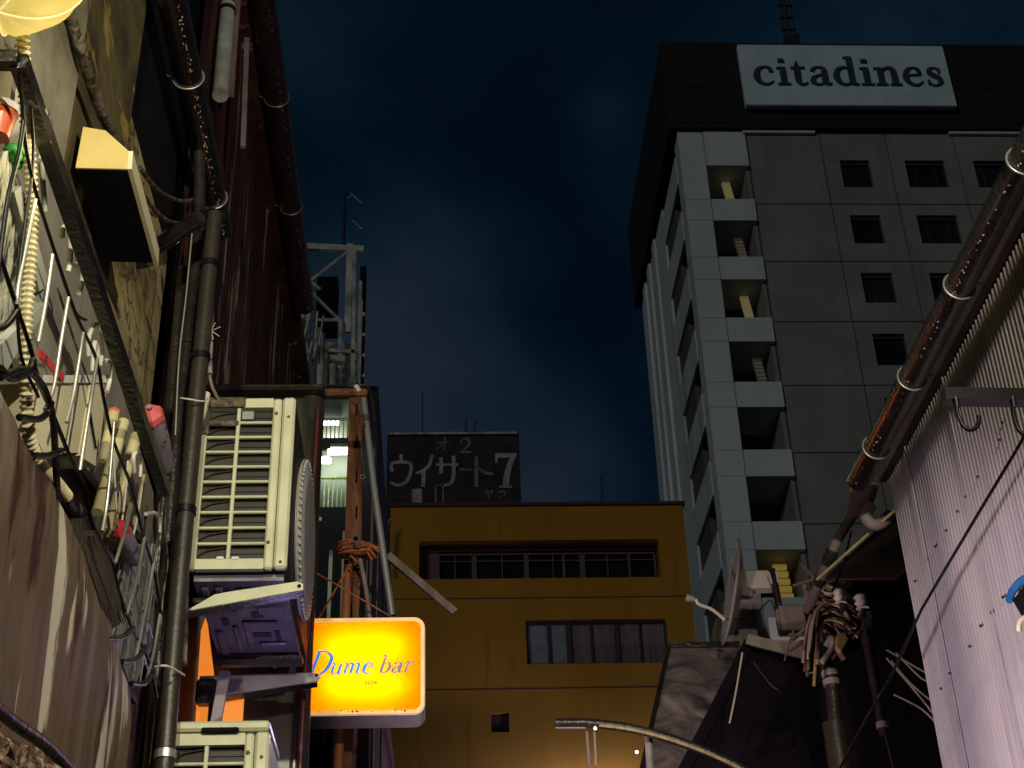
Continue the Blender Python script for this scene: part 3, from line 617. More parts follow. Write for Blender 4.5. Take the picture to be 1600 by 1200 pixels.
def make_gutter(a, b, r, mt_, label, clips, name='roof_gutter', clipm='wire', n=14):
    g = thing(name, (a[0], (a[1]+b[1])/2, a[2]-r), label, 'gutter')
    mb = MB()
    mb.tube([a, b], r, 20)
    mb.build('channel', mt_, g)
    for t in clips:
        p = Vector(a).lerp(Vector(b), t)
        c = MB().tube(ring(p, r+.004, Vector(b)-Vector(a), 22), .0035, 6, cap=False); c.tube([p+EX*(-r if a[0] > 0 else -r)*(-1 if a[0] > 0 else 1), p+EX*(r*1.8 if a[0] > 0 else -r*1.5)+EZ*.01], .003, 6)
        c.build('clip', clipm, g)
    dr = MB()
    for i in range(90):
        t = random.random(); an = math.radians(270+random.gauss(0, 5)+(28 if a[0] < 0 else -40)); p = Vector(a).lerp(Vector(b), t)+Vector((math.cos(an)*r, 0, math.sin(an)*r)); dr.sphere(p, random.uniform(.0010, .0030), 7, 5, sc_=(1, 1.3, 1.2))
    dr.build('water_drop', 'drop', g)['kind'] = 'stuff'
    return g
a = X(268, -30, -.9); b = X(345, 345, -.9); r1 = pxw(b, 22)
make_gutter(Vector((-.9, a.y, 5.42)), Vector((-.9, b.y, 5.42)), .052, 'gutter_dark', 'thick wet black gutter running along the upper left wall', [.32, .84])
a = X(408, -40, -.85); b = X(476, 482, -.85)
make_gutter(Vector((-.85, a.y, 7.09)), Vector((-.85, b.y, 7.07)), .062, 'gutter_red', 'beaded wine red gutter under the eave of the maroon house', [.30, .63])

# pipes on the left between concrete and maroon walls
def pipe(name, pts, r, mt_, label, cat='pipe', rings=(), group=None, ringm='thinblack', n=12, sm=True):
    o = thing(name, pts[-1], label, cat, group)
    P = smooth_pts(pts, 6) if sm and len(pts) > 2 else pts
    MB().tube(P, r, n).build('pipe_body', mt_, o)
    for t, rm in rings:
        i = int(t*(len(P)-1)); d = (Vector(P[min(i+1, len(P)-1)])-Vector(P[i-1 if i else 0])).normalized(); p = Vector(P[i]).lerp(Vector(P[min(i+1, len(P)-1)]), t*(len(P)-1)-i)
        MB().tube([p-d*.012, p+d*.012], r+.005, 14).build('pipe_collar', rm, o)
    return o
yd = 4.2
pipe('drainpipe', [Y(336, 335, yd), Y(300, 700, yd), Y(268, 1060, yd), Y(256, 1215, yd)], .027, 'pipe_brown', 'grey brown drainpipe running down left of the air conditioner', rings=[(.10, 'thinblack'), (.22, 'thinblack'), (.42, 'thinblack'), (.88, 'wire')])
pipe('elbow_pipe', [Y(200, 415, 4.1), Y(245, 385, 4.15), Y(300, 350, 4.2), Y(328, 338, 4.25), Y(346, 342, 4.3)], .030, 'gutter_dark', 'short dark elbow pipe joining the black gutter to the drainpipe', rings=[(.55, 'pipe_black')])
pipe('black_pipe', [Y(312, 230, 4.4), Y(308, 380, 4.4), Y(272, 740, 4.3), Y(234, 1215, 4.3)], .022, 'pipe_black', 'thick black pipe just left of the grey brown drainpipe', rings=[(.5, 'pipe_black')])
pipe('black_pipe', [Y(286, 420, 4.45), Y(262, 700, 4.4), Y(238, 1000, 4.4), Y(212, 1215, 4.4)], .020, 'pipe_black', 'thinner black pipe nearest the cracked ochre plaster')
pipe('black_pipe', [Y(330, 20, 4.9), Y(318, 120, 4.9), Y(312, 260, 4.8)], .03, 'pipe_black', 'dark upright pipe between black gutter and wooden slats')
pipe('pale_wire', [Y(300, 365, 4.05), Y(291, 460, 4.05), Y(280, 560, 4.05), Y(274, 680, 4.05)], .0028, 'wire', 'thin pale wire hanging beside the cracked ochre plaster', 'wire')
pipe('grey_pipe', [Y(356, 8, 4.95), Y(350, 80, 4.9), Y(344, 150, 4.85)], .035, 'scaff', 'short dull grey pipe high beside the black gutter', rings=[(.1, 'pipe_black')])
pipe('refrigerant_pipe', [Y(321, 615, 4.25), Y(316, 640, 4.25), Y(311, 655, 4.25)], .017, 'cream_pl', 'cream insulated pipe end strapped to the drainpipe', rings=[])
pipe('mossy_pipe', [Y(310, 655, 4.27), Y(303, 720, 4.27), Y(297, 790, 4.27), Y(291, 900, 4.27), Y(288, 1040, 4.27)], .0095, 'lagging', 'thin mossy pipe between the drainpipe and the air conditioner')
pipe('white_tie', [Y(282, 622, 4.15), Y(296, 624, 4.14), Y(318, 627, 4.17), Y(324, 622, 4.22)], .003, 'ceramic', 'white cable tie round the drainpipe above the air conditioner', 'cable tie')
pipe('white_tie', [Y(242, 1042, 4.1), Y(262, 1041, 4.1), Y(288, 1055, 4.2)], .0035, 'ceramic', 'white cable tie round the black pipes beside the lower bracket', 'cable tie')
pipe('lagged_pipe', [X(88, -20, -.95), X(110, 30, -.95), X(128, 85, -.94), X(142, 130, -.95), X(158, 175, -.95), X(173, 205, -.95)], .016, 'lagging', 'knobbly dirt-crusted pipe slanting above the vent duct', n=10)
# frayed tape bundle above the air conditioner
tb = thing('taped_cable', Y(332, 560, 4.25), 'grey white taped cable with frayed tie ends above the air conditioner', 'cable')
MB().tube(smooth_pts([Y(330, 450, 4.25), Y(331, 500, 4.25), Y(326, 560, 4.25), Y(330, 600, 4.25), Y(342, 626, 4.3)]), .006, 8).build('cable', 'pinkish', tb)
for p0, p1, rr in (((328, 535), (326, 562), .012), ((326, 565), (327, 585), .012)): MB().tube([Y(*p0, 4.24), Y(*p1, 4.24)], rr, 10).build('tape', 'bracketgrey', tb)
ti = MB()
for dx, dy in ((14, -6), (12, 8), (6, -12), (-4, -8), (3, 13)): ti.tube([Y(330, 517, 4.23), Y(330+dx, 517+dy, 4.2)], .002, 5)
ti.build('tie_end', 'ceramic', tb)
# chain of dark cables behind the vent duct
for i, (p, lab) in enumerate(((((215, 285), (235, 320), (262, 345), (300, 352)), 'beaded black cable sagging right of the vent duct'), (((218, 262), (250, 300), (290, 315), (322, 300)), 'upper dark cable sagging below the black gutter'))):
    pipe('sagging_cable', [X(*q, -.93) for q in p], .008, 'lagging', lab, 'cable')
# slats right of gutter at top
for i, (p, q, wd, mt_, lab) in enumerate((((372, -10), (360, 150), .03, 'pinkish', 'worn pale plank high beside the grey pipe'), ((386, 60), (380, 230), .022, 'bracketgrey', 'narrow grey plank leaning on the maroon house, right of the worn one'))):
    tag(MB().bar(Y(*p, 5.0+.1*i), Y(*q, 5.0+.1*i), wd, .015, up=(0, 1, 0)).build('timber_plank', mt_), lab, 'plank', 'planks by the black gutter')

# vent duct box; lamplight and shade are put into its end and body colours
vb = thing('vent_duct', (-.9, 3.3, 4.1), 'box duct coloured black for shade and yellow at its lit end on the concrete wall', 'vent')
fy = 3.16
P5 = [Y(*p, fy) for p in ((130, 198), (165, 204), (201, 236), (199, 264), (118, 262))]
bk = [p+Vector((0, .0, 0)) for p in P5]
MB().prism(P5, (0, .005, 0)).build('end_plate', M.setdefault('duct_yellow', mat('lamplit duct end', (.62, .47, .17), (.52, .38, .13), 6, rough=.6)), vb)
MB().prism([p+Vector((0, .006, 0)) for p in P5], (0, .42, 0)).build('duct', 'dark', vb)
e0 = P5[2]; e1 = P5[3]
MB().hexa([e1+Vector((.0, .0, 0)), e1+Vector((.012, 0, 0)), e1+Vector((.012, .445, 0)), e1+Vector((.0, .445, 0)), e0+Vector((.0, 0, 0)), e0+Vector((.012, 0, 0)), e0+Vector((.012, .445, 0)), e0+Vector((0, .445, 0))]).build('side_edge', 'cream_pl', vb)

# ---- guard rack
GX = -.8; RZ = 3.655
rk = thing('window_guard', (GX, 3.0, 3.0), 'black steel window guard rack with a top rail on the left wall', 'window guard')
ya, ye = 2.13, 3.9
rb = MB().bar((GX, ya, RZ), (GX, ye, RZ), .03, .036); rb.bar((GX, ya, RZ), (-1.0, ya-.0, RZ+.004), .028, .03); rb.build('top_rail', 'black', rk)
# curved strands forming open ovals
def strand(pts, r, mt_='thinblack', x=GX+.0, nm='strand'): 
    MB().tube(smooth_pts([X(p[0], p[1], x) for p in pts], 5), r, 7).build(nm, mt_, rk)
strand([(28, 84), (34, 150), (40, 225), (56, 300), (85, 392), (108, 462), (122, 500), (150, 560), (163, 628), (178, 690), (205, 760), (222, 830), (240, 890), (252, 960)], .0042)
strand([(0, 400), (27, 482), (48, 545), (62, 600), (86, 655), (110, 715), (132, 760), (142, 810), (160, 850), (175, 880), (186, 925), (206, 980), (232, 1030), (245, 1090)], .0048)
strand([(40, 160), (30, 235), (14, 300), (2, 380), (-4, 430)], .0048)
strand([(27, 484), (10, 508), (-5, 514)], .0065)
strand([(108, 462), (120, 492), (134, 500)], .004)
strand([(48, 165), (52, 250), (38, 360), (28, 440), (27, 484), (34, 560), (60, 620)], .0035)
for a in (((55, 312), (42, 380), (28, 450), (26, 475)), ((82, 398), (72, 470), (60, 535)), ((107, 465), (96, 530), (84, 605), (70, 640)), ((130, 520), (116, 610), (104, 660)), ((152, 560), (138, 650), (125, 735)), ((178, 660), (168, 780), (160, 830)), ((205, 790), (195, 830), (180, 880)), ((226, 840), (212, 910), (198, 960)), ((240, 880), (226, 960), (212, 1030)), ((250, 960), (240, 1020), (226, 1072))):
    strand(a, .0046, 'wire', GX+.004, 'upright_rod')
for a in (((0, 575), (20, 592), (45, 580), (52, 562)), ((30, 652), (60, 655), (76, 642), (80, 628)), ((52, 712), (75, 712), (96, 704)), ((0, 590), (40, 578), (68, 605), (82, 650), (86, 700), (90, 780)), ((168, 998), (190, 996), (208, 982)), ((190, 1034), (212, 1030), (228, 1010)), ((205, 1068), (225, 1068), (240, 1050))):
    strand(a, .0075, 'black', GX+.012, 'bent_hook')

# objects in the rack
def slab(poly, x, th, mt_, name, label, cat, parent=None, group=None):
    mb = MB().prism([X(p[0], p[1], x) for p in poly], (-th, 0, 0))
    o = mb.build(name, mt_, parent)
    if parent is None: tag(o, label, cat, group)
    return o
slab([(40, 130), (62, 180), (175, 560), (240, 770), (240, 860), (60, 640), (30, 560), (20, 300)], -.93, .02, 'graypanel', 'backing_board', 'tall grey brown board standing behind the window guard', 'board')
slab([(95, 520), (118, 560), (150, 690), (235, 900), (225, 700), (150, 470)], -.975, .02, 'dark', 'shadow_board', 'black board standing in for shade behind the plastic tubes in the guard', 'board')  # near-black sheet stands in for shade behind the clutter
slab([(-60, 250), (15, 235), (50, 400), (75, 460), (40, 520), (0, 560), (-60, 600)], -.86, .03, 'mesh_grey', 'plastic_basket', 'grey perforated plastic basket jammed into the near end of the guard', 'basket')
slab([(22, 300), (34, 290), (78, 445), (62, 455)], -.845, .02, 'greyplastic', 'basket_handle', 'grey flat bar lying across the perforated basket', 'bar')
slab([(0, 540), (20, 520), (72, 472), (74, 484), (30, 545), (4, 592)], -.84, .02, 'greyplastic', 'plastic_strip', 'grey plastic strip slanting below the basket', 'strip')
# hose
hp = [(36, 40), (38, 120), (42, 200), (48, 290), (50, 330), (46, 420), (40, 520), (41, 600), (44, 670), (58, 718), (86, 752), (104, 775)]
hs = thing('ribbed_hose', X(44, 700, -.83), 'cream ribbed drain hose running down through the guard', 'hose')
P = smooth_pts([X(p[0], p[1], -.83) for p in hp], 60)
rs = []; acc = 0
for i, p in enumerate(P):
    if i: acc += (P[i]-P[i-1]).length
    rs.append(.0125+.0026*math.sin(acc/.0125*2*math.pi))
MB().tube(P, rs, 14).build('hose', 'hose', hs)
bh = thing('black_hose', X(120, 830, -.84), 'black ribbed hose end lying under the cream hose', 'hose')
P = smooth_pts([X(p[0], p[1], -.845) for p in ((88, 765), (104, 788), (122, 806), (144, 830))], 40); acc = 0; rs = []
for i, p in enumerate(P):
    if i: acc += (P[i]-P[i-1]).length
    rs.append(.022+.002*math.sin(acc/.011*2*math.pi))
MB().tube(P, rs, 14).build('hose', 'gutter_dark', bh)
# cup, green net
c0 = X(2, 190, -.85)
cup = thing('orange_cup', c0-EZ*.03, 'orange cup with a white lid at the left edge', 'cup')
MB().tube([c0-EZ*.04, c0+EZ*.02], [.020, .028], 18).build('body', 'orange_cup', cup)
MB().tube([c0+EZ*.021, c0+EZ*.037], .030, 18).build('lid', 'ceramic', cup)
gp = X(22, 240, -.86)
g_ = MB()
for i in range(9): g_.sphere(gp+Vector((random.uniform(-.015, .015), random.uniform(-.02, .02), random.uniform(-.025, .025))), .014, 8, 6)
tag(g_.build('green_net', 'green'), 'bright green scouring net under the orange cup', 'net')
# cane hooks / hangers
hk = (('left upper white plastic hook on the grey board', [(97, 372), (98, 358), (103, 353), (108, 362), (110, 400), (106, 425)]),
      ('second white plastic hook, lower on the grey board', [(117, 414), (122, 415), (127, 430), (127, 448), (123, 458)]),
      ('large white hanger loop standing above the cream box', [(138, 556), (138, 530), (143, 515), (150, 505), (156, 520), (159, 548), (156, 572)]),
      ('inner white hanger loop above the cream box', [(144, 580), (146, 550), (148, 535), (152, 545), (153, 572)]),
      ('white hook at the right of the cream box rim', [(164, 568), (167, 563), (172, 570), (172, 590), (167, 612)]),
      ('white hook hanging between the yellow tubes and the rail', [(210, 738), (209, 715), (213, 707), (219, 715), (219, 745)]),
      ('bent grey wire hook beside the lower wire tray', [(228, 803), (243, 802), (249, 815), (249, 832)]),
      ('white hook high in the guard by the cream hose', [(62, 250), (70, 230), (78, 226), (84, 250), (92, 300), (95, 315)]))
for lab, p in hk:
    tag(MB().tube(smooth_pts([X(q[0], q[1], -.835) for q in p], 6), .0060, 8).build('plastic_hook', 'white_pl'), lab, 'hook', 'white hooks in the window guard')
# cream box
bx = thing('storage_box', X(110, 735, -.88), 'cream plastic storage box tilted inside the window guard', 'box')
def hexpx(Qn, x, dx, mt_, nm, par):
    A = [X(p[0], p[1], x) for p in Qn]; B = [p+Vector((-dx, dx*.1, 0)) for p in A]
    return MB().add(A+B, [(0, 1, 2, 3), (7, 6, 5, 4), (0, 4, 5, 1), (1, 5, 6, 2), (2, 6, 7, 3), (3, 7, 4, 0)]).build(nm, mt_, par)
hexpx([(50, 597), (158, 597), (140, 708), (56, 706)], -.85, .12, 'cream_pl', 'body', bx)
hexpx([(142, 600), (168, 594), (152, 730), (124, 712)], -.847, .1, 'cream_pl', 'side_panel', bx)
hexpx([(46, 586), (170, 586), (168, 598), (48, 598)], -.842, .13, 'white_pl', 'rim', bx)
hexpx([(124, 708), (152, 726), (146, 745), (126, 760), (100, 745), (60, 707)], -.852, .1, 'white_pl', 'base', bx) if False else None
# red stick
tag(MB().bar(X(62, 552, -.838), X(97, 590, -.838), .018, .006, up=(1, 0, 0)).build('red_stick', 'red'), 'red plastic stick leaning on the cream box', 'stick')
# yellow tubes
for lab, a, b, rr in (('left yellowed plastic tube in the guard', (193, 660), (152, 802), .0165), ('right yellowed plastic tube in the guard', (213, 682), (168, 832), .017)):
    tag(MB().tube([X(*a, -.87), X(*b, -.87)], rr, 16).build('plastic_tube', 'tube_yellow'), lab, 'tube', 'yellowed tubes in the guard')
for i, (lab, pts) in enumerate((('left pale wooden lath behind the guard', ((192, 770), (150, 905))), ('middle pale wooden lath behind the guard', ((207, 780), (178, 900))), ('right pale wooden lath with a pointed end', ((226, 745), (196, 890))))):
    tag(MB().bar(X(*pts[0], -.90), X(*pts[1], -.90), .022, .008, up=(1, 0, 0)).build('wooden_lath', 'wood'), lab, 'lath', 'pale laths in the guard')
clut = (((118, 600), (104, 700), 'wire', .0025), ((176, 700), (182, 800), 'white_pl', .003), ((200, 720), (190, 820), 'white_pl', .003), ((222, 760), (205, 850), 'white_pl', .003), ((230, 790), (214, 905), 'bristle', .004), ((186, 735), (178, 830), 'lagging', .004), ((64, 250), (70, 330), 'greyplastic', .006), ((90, 450), (140, 600), 'lagging', .003), ((236, 820), (250, 930), 'wire', .002), ((140, 640), (150, 700), 'thinblack', .003))
for i, (a, b, m_, r_) in enumerate(clut):
    lab = ('thin wire across the front of the cream box', 'white stick low between the yellowed tubes', 'white stick right of the right yellowed tube', 'white stick crossing the pointed lath', 'dark twig-like stick above the wire tray', 'dirty stick between the yellowed tubes', 'short grey bar beside the cream hose', 'dirty cord sagging over the grey brown board', 'thin bright wire in front of the wire tray', 'short black wire on the cream box side')[i]
    A = X(*a, -.842); B = X(*b, -.842); tag(MB().tube([A, A.lerp(B, .5)+Vector((0, .01, -.006)), B], r_, 7).build('thin_stick', m_), lab, 'stick')
# bottle with pink cap (a), and others
def bottle(name, capP, bodyP, x, mb_m, cap_m, label, r1, r2):
    t = thing(name, X(*bodyP[1], x), label, 'bottle')
    a = X(*bodyP[0], x); b = X(*bodyP[1], x); c = X(*capP, x)
    q = [a.lerp(b, k) for k in (0, .05, .9, 1)]
    MB().tube(q, [r1*.85, r1, r2, r2*.7], 20).build('body', mb_m, t)
    u = (a-b).normalized(); MB().tube([a-u*.006, a+u*.004, a+u*r1*.55, a+u*r1*1.05], [r1*1.06, r1*1.08, r1*.92, r1*.30], 6, smooth=False).build('cap', cap_m, t)
    MB().tube([a+u*r1*1.0, a+u*r1*1.3], [r1*.22, r1*.22], 8).build('spout', mb_m, t)
    return t
M['pinkcap'] = mat('pink cap plastic', (.66, .12, .12), (.5, .08, .09), 10, rough=.45)
bottle('detergent_bottle', (226, 612), ((237, 652), (256, 732)), -.81, 'purplegrey', 'pinkcap', 'grey printed bottle with a pink cap right of the rail', .037, .034)
bottle('detergent_bottle', (176, 620), ((178, 645), (160, 720)), -.885, 'tube_yellow', 'pinkcap', 'yellowish bottle with a pink cap left of the rail', .016, .013)
bottle('detergent_bottle', (156, 798), ((186, 828), (212, 876)), -.85, 'purplegrey', 'red', 'tilted dark bottle with a red cap among the wires', .030, .026)
# broom
br = thing('broom', X(160, 900, -.82), 'dark brown broom head pointing down at the end of the guard', 'broom')
A = [X(p[0], p[1], -.80) for p in ((100, 838), (150, 828), (170, 870), (190, 930), (188, 975), (172, 985), (150, 975), (130, 900))]
MB().prism(A, (-.05, 0, 0)).build('bristles', 'bristle', br)
bs = MB()
for i in range(110):
    t = random.random(); a = X(104+46*t, 836, -.797-.04*random.random()); b = X(148+46*t+random.uniform(-4, 4), 978-25*abs(t-.5)+random.uniform(-14, 8), -.795-.03*random.random()); bs.tube([a, a.lerp(b, .5)+EY*.004, b], .0014, 4)
bs.build('bristle_strands', 'bristle', br)['kind'] = 'stuff'
MB().bar(X(92, 832, -.82), X(152, 822, -.82), .05, .03, up=(1, 0, 0)).build('head', 'pipe_black', br)
# lower wire tray (paler grid)
wt = thing('wire_tray', X(215, 960, -.86), 'grey wire grid tray standing at the far end of the guard', 'tray')
MB().prism([X(p[0], p[1], -.875) for p in ((196, 850), (246, 850), (240, 1010), (206, 1080), (180, 1000))], (-.01, 0, 0)).build('back_plate', 'greyplastic', wt)
def rod(mb, a, b, r=.0026, x=-.86): mb.tube([X(*a, x), X(*b, x)], r, 6)
gm = MB()
for a, b in (((212, 845), (186, 985)), ((226, 845), (196, 1040)), ((238, 850), (207, 1070)), ((247, 855), (218, 1075)), ((196, 940), (212, 1075)), ((205, 880), (242, 1010)), ((215, 860), (250, 950)), ((190, 900), (230, 1045))): rod(gm, a, b)
gm.build('grid', 'wire', wt)
# hanging loose wires right
for i, (p, lab) in enumerate((([(250, 740), (248, 800), (244, 860), (238, 900)], 'loose dark wire hanging below the pink capped bottle'), ([(262, 745), (258, 820), (262, 880), (255, 930), (250, 1000)], 'long loose dark wire beside the black pipes'))):
    tag(MB().tube(smooth_pts([X(q[0], q[1], -.82) for q in p]), .003, 6).build('loose_wire', 'lagging'), lab, 'wire', 'loose wires by the guard')

# weathered panel under the guard
wp = thing('weathered_panel', (GX, 2.9, 2.0), 'streaked weathered sheet panel below the window guard', 'panel')
top = [(-60, 560), (0, 600), (35, 660), (62, 722), (95, 768), (120, 820), (140, 880), (165, 945), (190, 1010), (210, 1080)]
bot = [(212, 1230), (60, 1230), (-60, 1130)]
n = len(top)
A = [X(p[0], p[1], GX+.02) for p in top]
ya_ = [p.y for p in A]
mesh = MB(); vs = []; cols = 46
import bisect
for i in range(cols+1):
    yy = ya_[0]+(ya_[-1]-ya_[0])*i/cols
    j = min(max(bisect.bisect(ya_, yy)-1, 0), n-2); t = (yy-ya_[j])/(ya_[j+1]-ya_[j]); zt_ = A[j].z+(A[j+1].z-A[j].z)*t
    for k in range(13):
        z = zt_+(1.9-zt_)*k/12
        xx = GX+.02+.003*math.sin(yy*17)+.0015*math.sin(yy*41+z*5)+(.0 if k else -.01)
        vs.append((xx, yy, z))
fs = [(i*13+k, (i+1)*13+k, (i+1)*13+k+1, i*13+k+1) for i in range(cols) for k in range(12)]
mesh.add(vs, fs, True); mesh.build('sheet', 'weather', wp)
MB().box((GX-.05, ya_[0], 1.0), (GX-.0, ya_[-1], 2.9)).build('backing', 'dark', wp)
MB().prism([X(p[0], p[1], GX+.0) for p in ((112, 935), (160, 985), (214, 1090), (214, 1100), (128, 990), (108, 960))], (-.02, 0, 0)).build('tarp_fold', M.setdefault('navy', mat('navy cloth', (.02, .02, .04), rough=.7)), wp)
lc = pipe('lower_cable', [X(-20, 1095, GX+.09), X(30, 1135, GX+.09), X(72, 1165, GX+.09), X(120, 1215, GX+.09)], .012, 'pipe_black', 'thick black cable crossing the bottom left corner', 'cable')
st_ = MB(); vs = []
for i in range(21):
    for k in range(9):
        q = X(-30+160*i/20, 1130+90*i/20+12*k, GX+.10); vs.append(q+Vector((random.uniform(0, .02), random.uniform(-.004, .004), random.uniform(-.006, .006)))+Vector((0, 0, 0)))
st_.add(vs, [(i*9+k, (i+1)*9+k, (i+1)*9+k+1, i*9+k+1) for i in range(20) for k in range(8)], False)
st_.prism([X(*p, GX+.08) for p in ((-30, 1130), (120, 1215), (120, 1300), (-30, 1240))], (-.06, 0, 0))
tag(st_.build('stone_block', 'stone'), 'rough brown speckled stone ledge in the bottom left corner', 'stone')

# yellow lamp top left
lc_ = Y(15, -72, 2.05); rr = pxw(lc_, 124)
ly = thing('round_lantern', lc_, 'glowing yellow cloth lantern at the top left corner', 'lantern')
MB().sphere(lc_, rr, 40, 24, f=lambda v, a, t: v*(1+.012*math.sin(a*9+t*3)+.008*math.sin(a*17))).build('shade', 'lampshade', ly)
sm2 = MB()
for k in range(5):
    a = k*math.pi/2.5+.5; sm2.tube([lc_+Vector((math.sin(t)*math.cos(a), math.sin(t)*math.sin(a), math.cos(t)))*rr*1.012 for t in [math.pi*j/24 for j in range(25)]], .0022, 5)
0 and sm2.tube([lc_+Vector((math.cos(t)*.72, math.sin(t)*.72, -.69))*rr*1.015 for t in [2*math.pi*j/40 for j in range(41)]], .0035, 6)
sm2.build('rib', 'seam', ly)

lamp('lantern_light', 'POINT', lc_+Vector((.16, .32, -.22)), 3.4, (1, .86, .42), shadow_soft_size=.06)

# ================================================================== AIR CONDITIONERS
def aircon(x0, x1, y0, y1, z0, z1, label, rows, split=.5, dirt=True):
    ac = thing('air_conditioner', ((x0+x1)/2, (y0+y1)/2, z0), label, 'air conditioner', 'outdoor air conditioner units')
    W = x1-x0
    b = MB(); b.bbox((x0, y0+.03, z0), (x1, y1, z1), .012); b.build('casing', 'casing_shade' if dirt else 'cream', ac)  # upper unit's casing is darkened for shade, apart from its dirt
    fp = MB(); g0 = x0+.02*W/.3; g1 = x0+W*.76; gz1 = z1-.035; gz0 = z0+.035; t = .0062
    # face frame
    fp.bbox((x0, y0, z0), (g0, y0+.028, z1), .006); fp.bbox((g1, y0, z0), (x1-.045, y0+.028, z1), .006); fp.bbox((x1-.042, y0-.004, z0), (x1, y0+.028, z1+.004), .008)
    fp.box((g0, y0+.001, z0), (g1, y0+.027, gz0)); fp.box((g0, y0+.001, gz1), (g1, y0+.027, z1))
    xm = g0+(g1-g0)*split; fp.bbox((xm-t, y0+.002, gz0), (xm+t, y0+.02, gz1), .003)
    for k in range(1, rows):
        z = gz0+(gz1-gz0)*k/rows; fp.bbox((g0, y0+.003, z-t*.75), (g1, y0+.018, z+t*.75), .003)
    fp.build('side_grille', 'cream', ac)
    MB().box((xm, y0+.0285, gz0), (g1, y0+.03, gz1)).build('coil_fins', 'coil', ac)
    MB().box((g0, y0+.0286, gz0), (xm, y0+.0295, gz1)).build('shroud', 'coil_l', ac)
    fn = MB(); zz_ = gz0
    while zz_ < gz1-.01:
        fn.box((xm+.006, y0+.024, zz_), (g1-.002, y0+.0283, zz_+.0022)); zz_ += (gz1-gz0)/rows/2
    for k in range(rows):
        z = gz0+(gz1-gz0)*(k+.88)/rows; hh = (gz1-gz0)/rows
        fn.tube(smooth_pts([(g0+.002, y0+.022, z-hh*.5), (g0+.03, y0+.022, z-hh*.2), (xm-.01, y0+.022, z+.0)], 5), .003, 6)
    fn.build('fin', 'coil', ac)
    sc_m = MB()
    for q in ((g1+.012, z1-.06), (g1+.012, gz0+.055), (x1-.02, z1-.075), (x1-.02, z0+.02)):
        sc_m.tube([(q[0], y0-.006, q[1]), (q[0], y0+.005, q[1])], .0055, 8)
    sc_m.build('screw', 'rust', ac)
    if dirt:
        d = MB(); d.bbox((x0-.004, y0-.006, z1-.035), (x0+W*.46, y0+.01, z1+.004), .004); d.bbox((x0-.004, y0-.005, z1-.14), (x0+.026, y0+.01, z1-.035), .004); d.bbox((x0+.02, y0-.004, z1-.105), (x0+W*.40, y0+.012, z1-.085), .004)
        d.build('grime_crust', 'cream_dirty', ac)
        MB().box((xm+.012, y0+.001, gz1-.045), (xm+.05, y0+.008, gz1-.015)).build('name_tag', 'greyplastic', ac)
        MB().bbox((xm-.035, y0-.002, gz0-.003), (xm-.012, y0+.01, gz0+.008), .002).bbox((xm+.012, y0-.002, gz0-.003), (xm+.036, y0+.01, gz0+.007), .002).build('clip', 'white_pl', ac)
    # fan grille bulging on the alley side
    cy = y0+.42; cz = (z0+z1)/2-.01; rad = min(.27, (z1-z0)/2-.02)
    fg = MB(); fg.tube([(x1+.002, cy, cz), (x1+.012, cy, cz), (x1+.022, cy, cz), (x1+.030, cy, cz)], [rad, rad, rad*.97, rad*.80], 48)
    fgo = fg.build('fan_grille', 'disc', ac)
    bd = MB()
    for k in range(64):
        a = 2*math.pi*k/64; bd.sphere((x1+.020, cy+math.cos(a)*rad*1.01, cz+math.sin(a)*rad*1.01), .0065, 6, 4)
    bd.tube(ring((x1+.010, cy, cz), rad*1.03, (1, 0, 0), 48), .0035, 5, cap=False)
    bd.build('guard_rim', 'disc', fgo)
    # base pan seen from below
    pn = MB(); pn.box((x0+.012, y0+.045, z0-.022), (x1-.012, y1-.012, z0-.0005)); po = pn.build('base_pan', 'pan', ac)
    pr = MB()
    for (u0, v0, u1, v1, up) in ((.1, .1, .18, .35, 1), (.24, .1, .32, .38, 1), (.45, .12, .75, .2, 0), (.45, .12, .53, .34, 0), (.62, .3, .9, .36, 0), (.1, .55, .18, .8, 1), (.3, .5, .36, .75, 1), (.42, .45, .8, .52, 0), (.42, .52, .5, .72, 0), (.55, .68, .85, .74, 0), (.62, .85, .68, .97, 1), (.2, .88, .5, .93, 0)):
        X0 = x0+W*u0; X1 = x0+W*u1; Y0 = y0+(y1-y0)*v0; Y1 = y0+(y1-y0)*v1
        pr.bbox((X0, Y0, z0-.034), (X1, Y1, z0-.0225), .006)
    pr.build('pressed_rib', 'pan', po)
    for (u0, v0, u1, v1) in ((.34, .12, .40, .17), (.35, .22, .41, .27), (.34, .32, .4, .36), (.5, .25, .6, .29), (.54, .36, .66, .42), (.2, .42, .28, .5), (.5, .58, .7, .63), (.74, .56, .80, .7), (.72, .82, .84, .88)):
        MB().box((x0+W*u0, y0+(y1-y0)*v0, z0-.0245), (x0+W*u1, y0+(y1-y0)*v1, z0-.0222)).build('drain_hole', 'pan_dark', po)
    for yy in (y0+.14, y1-.16): MB().box((x0+.0, yy, z0-.05), (x1+.0, yy+.05, z0-.0355)).build('foot', 'pipe_black', ac)
    return ac
AY0 = 4.3
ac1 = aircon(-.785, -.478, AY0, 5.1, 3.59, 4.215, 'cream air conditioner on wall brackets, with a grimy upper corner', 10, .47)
ac2 = aircon(-.80, -.50, AY0, 5.1, 2.50, 3.06, 'lower cream air conditioner cut off by the bottom edge of the photo', 9, .47, dirt=False)
MB().bbox((-.80, AY0-.012, 3.064), (-.50, AY0+.3, 3.095), .008).build('top_lid', 'cream', ac2)
MB().bbox((-.70, AY0-.016, 3.058), (-.59, AY0+.0, 3.074), .004).build('handle_recess', 'dark', ac2)
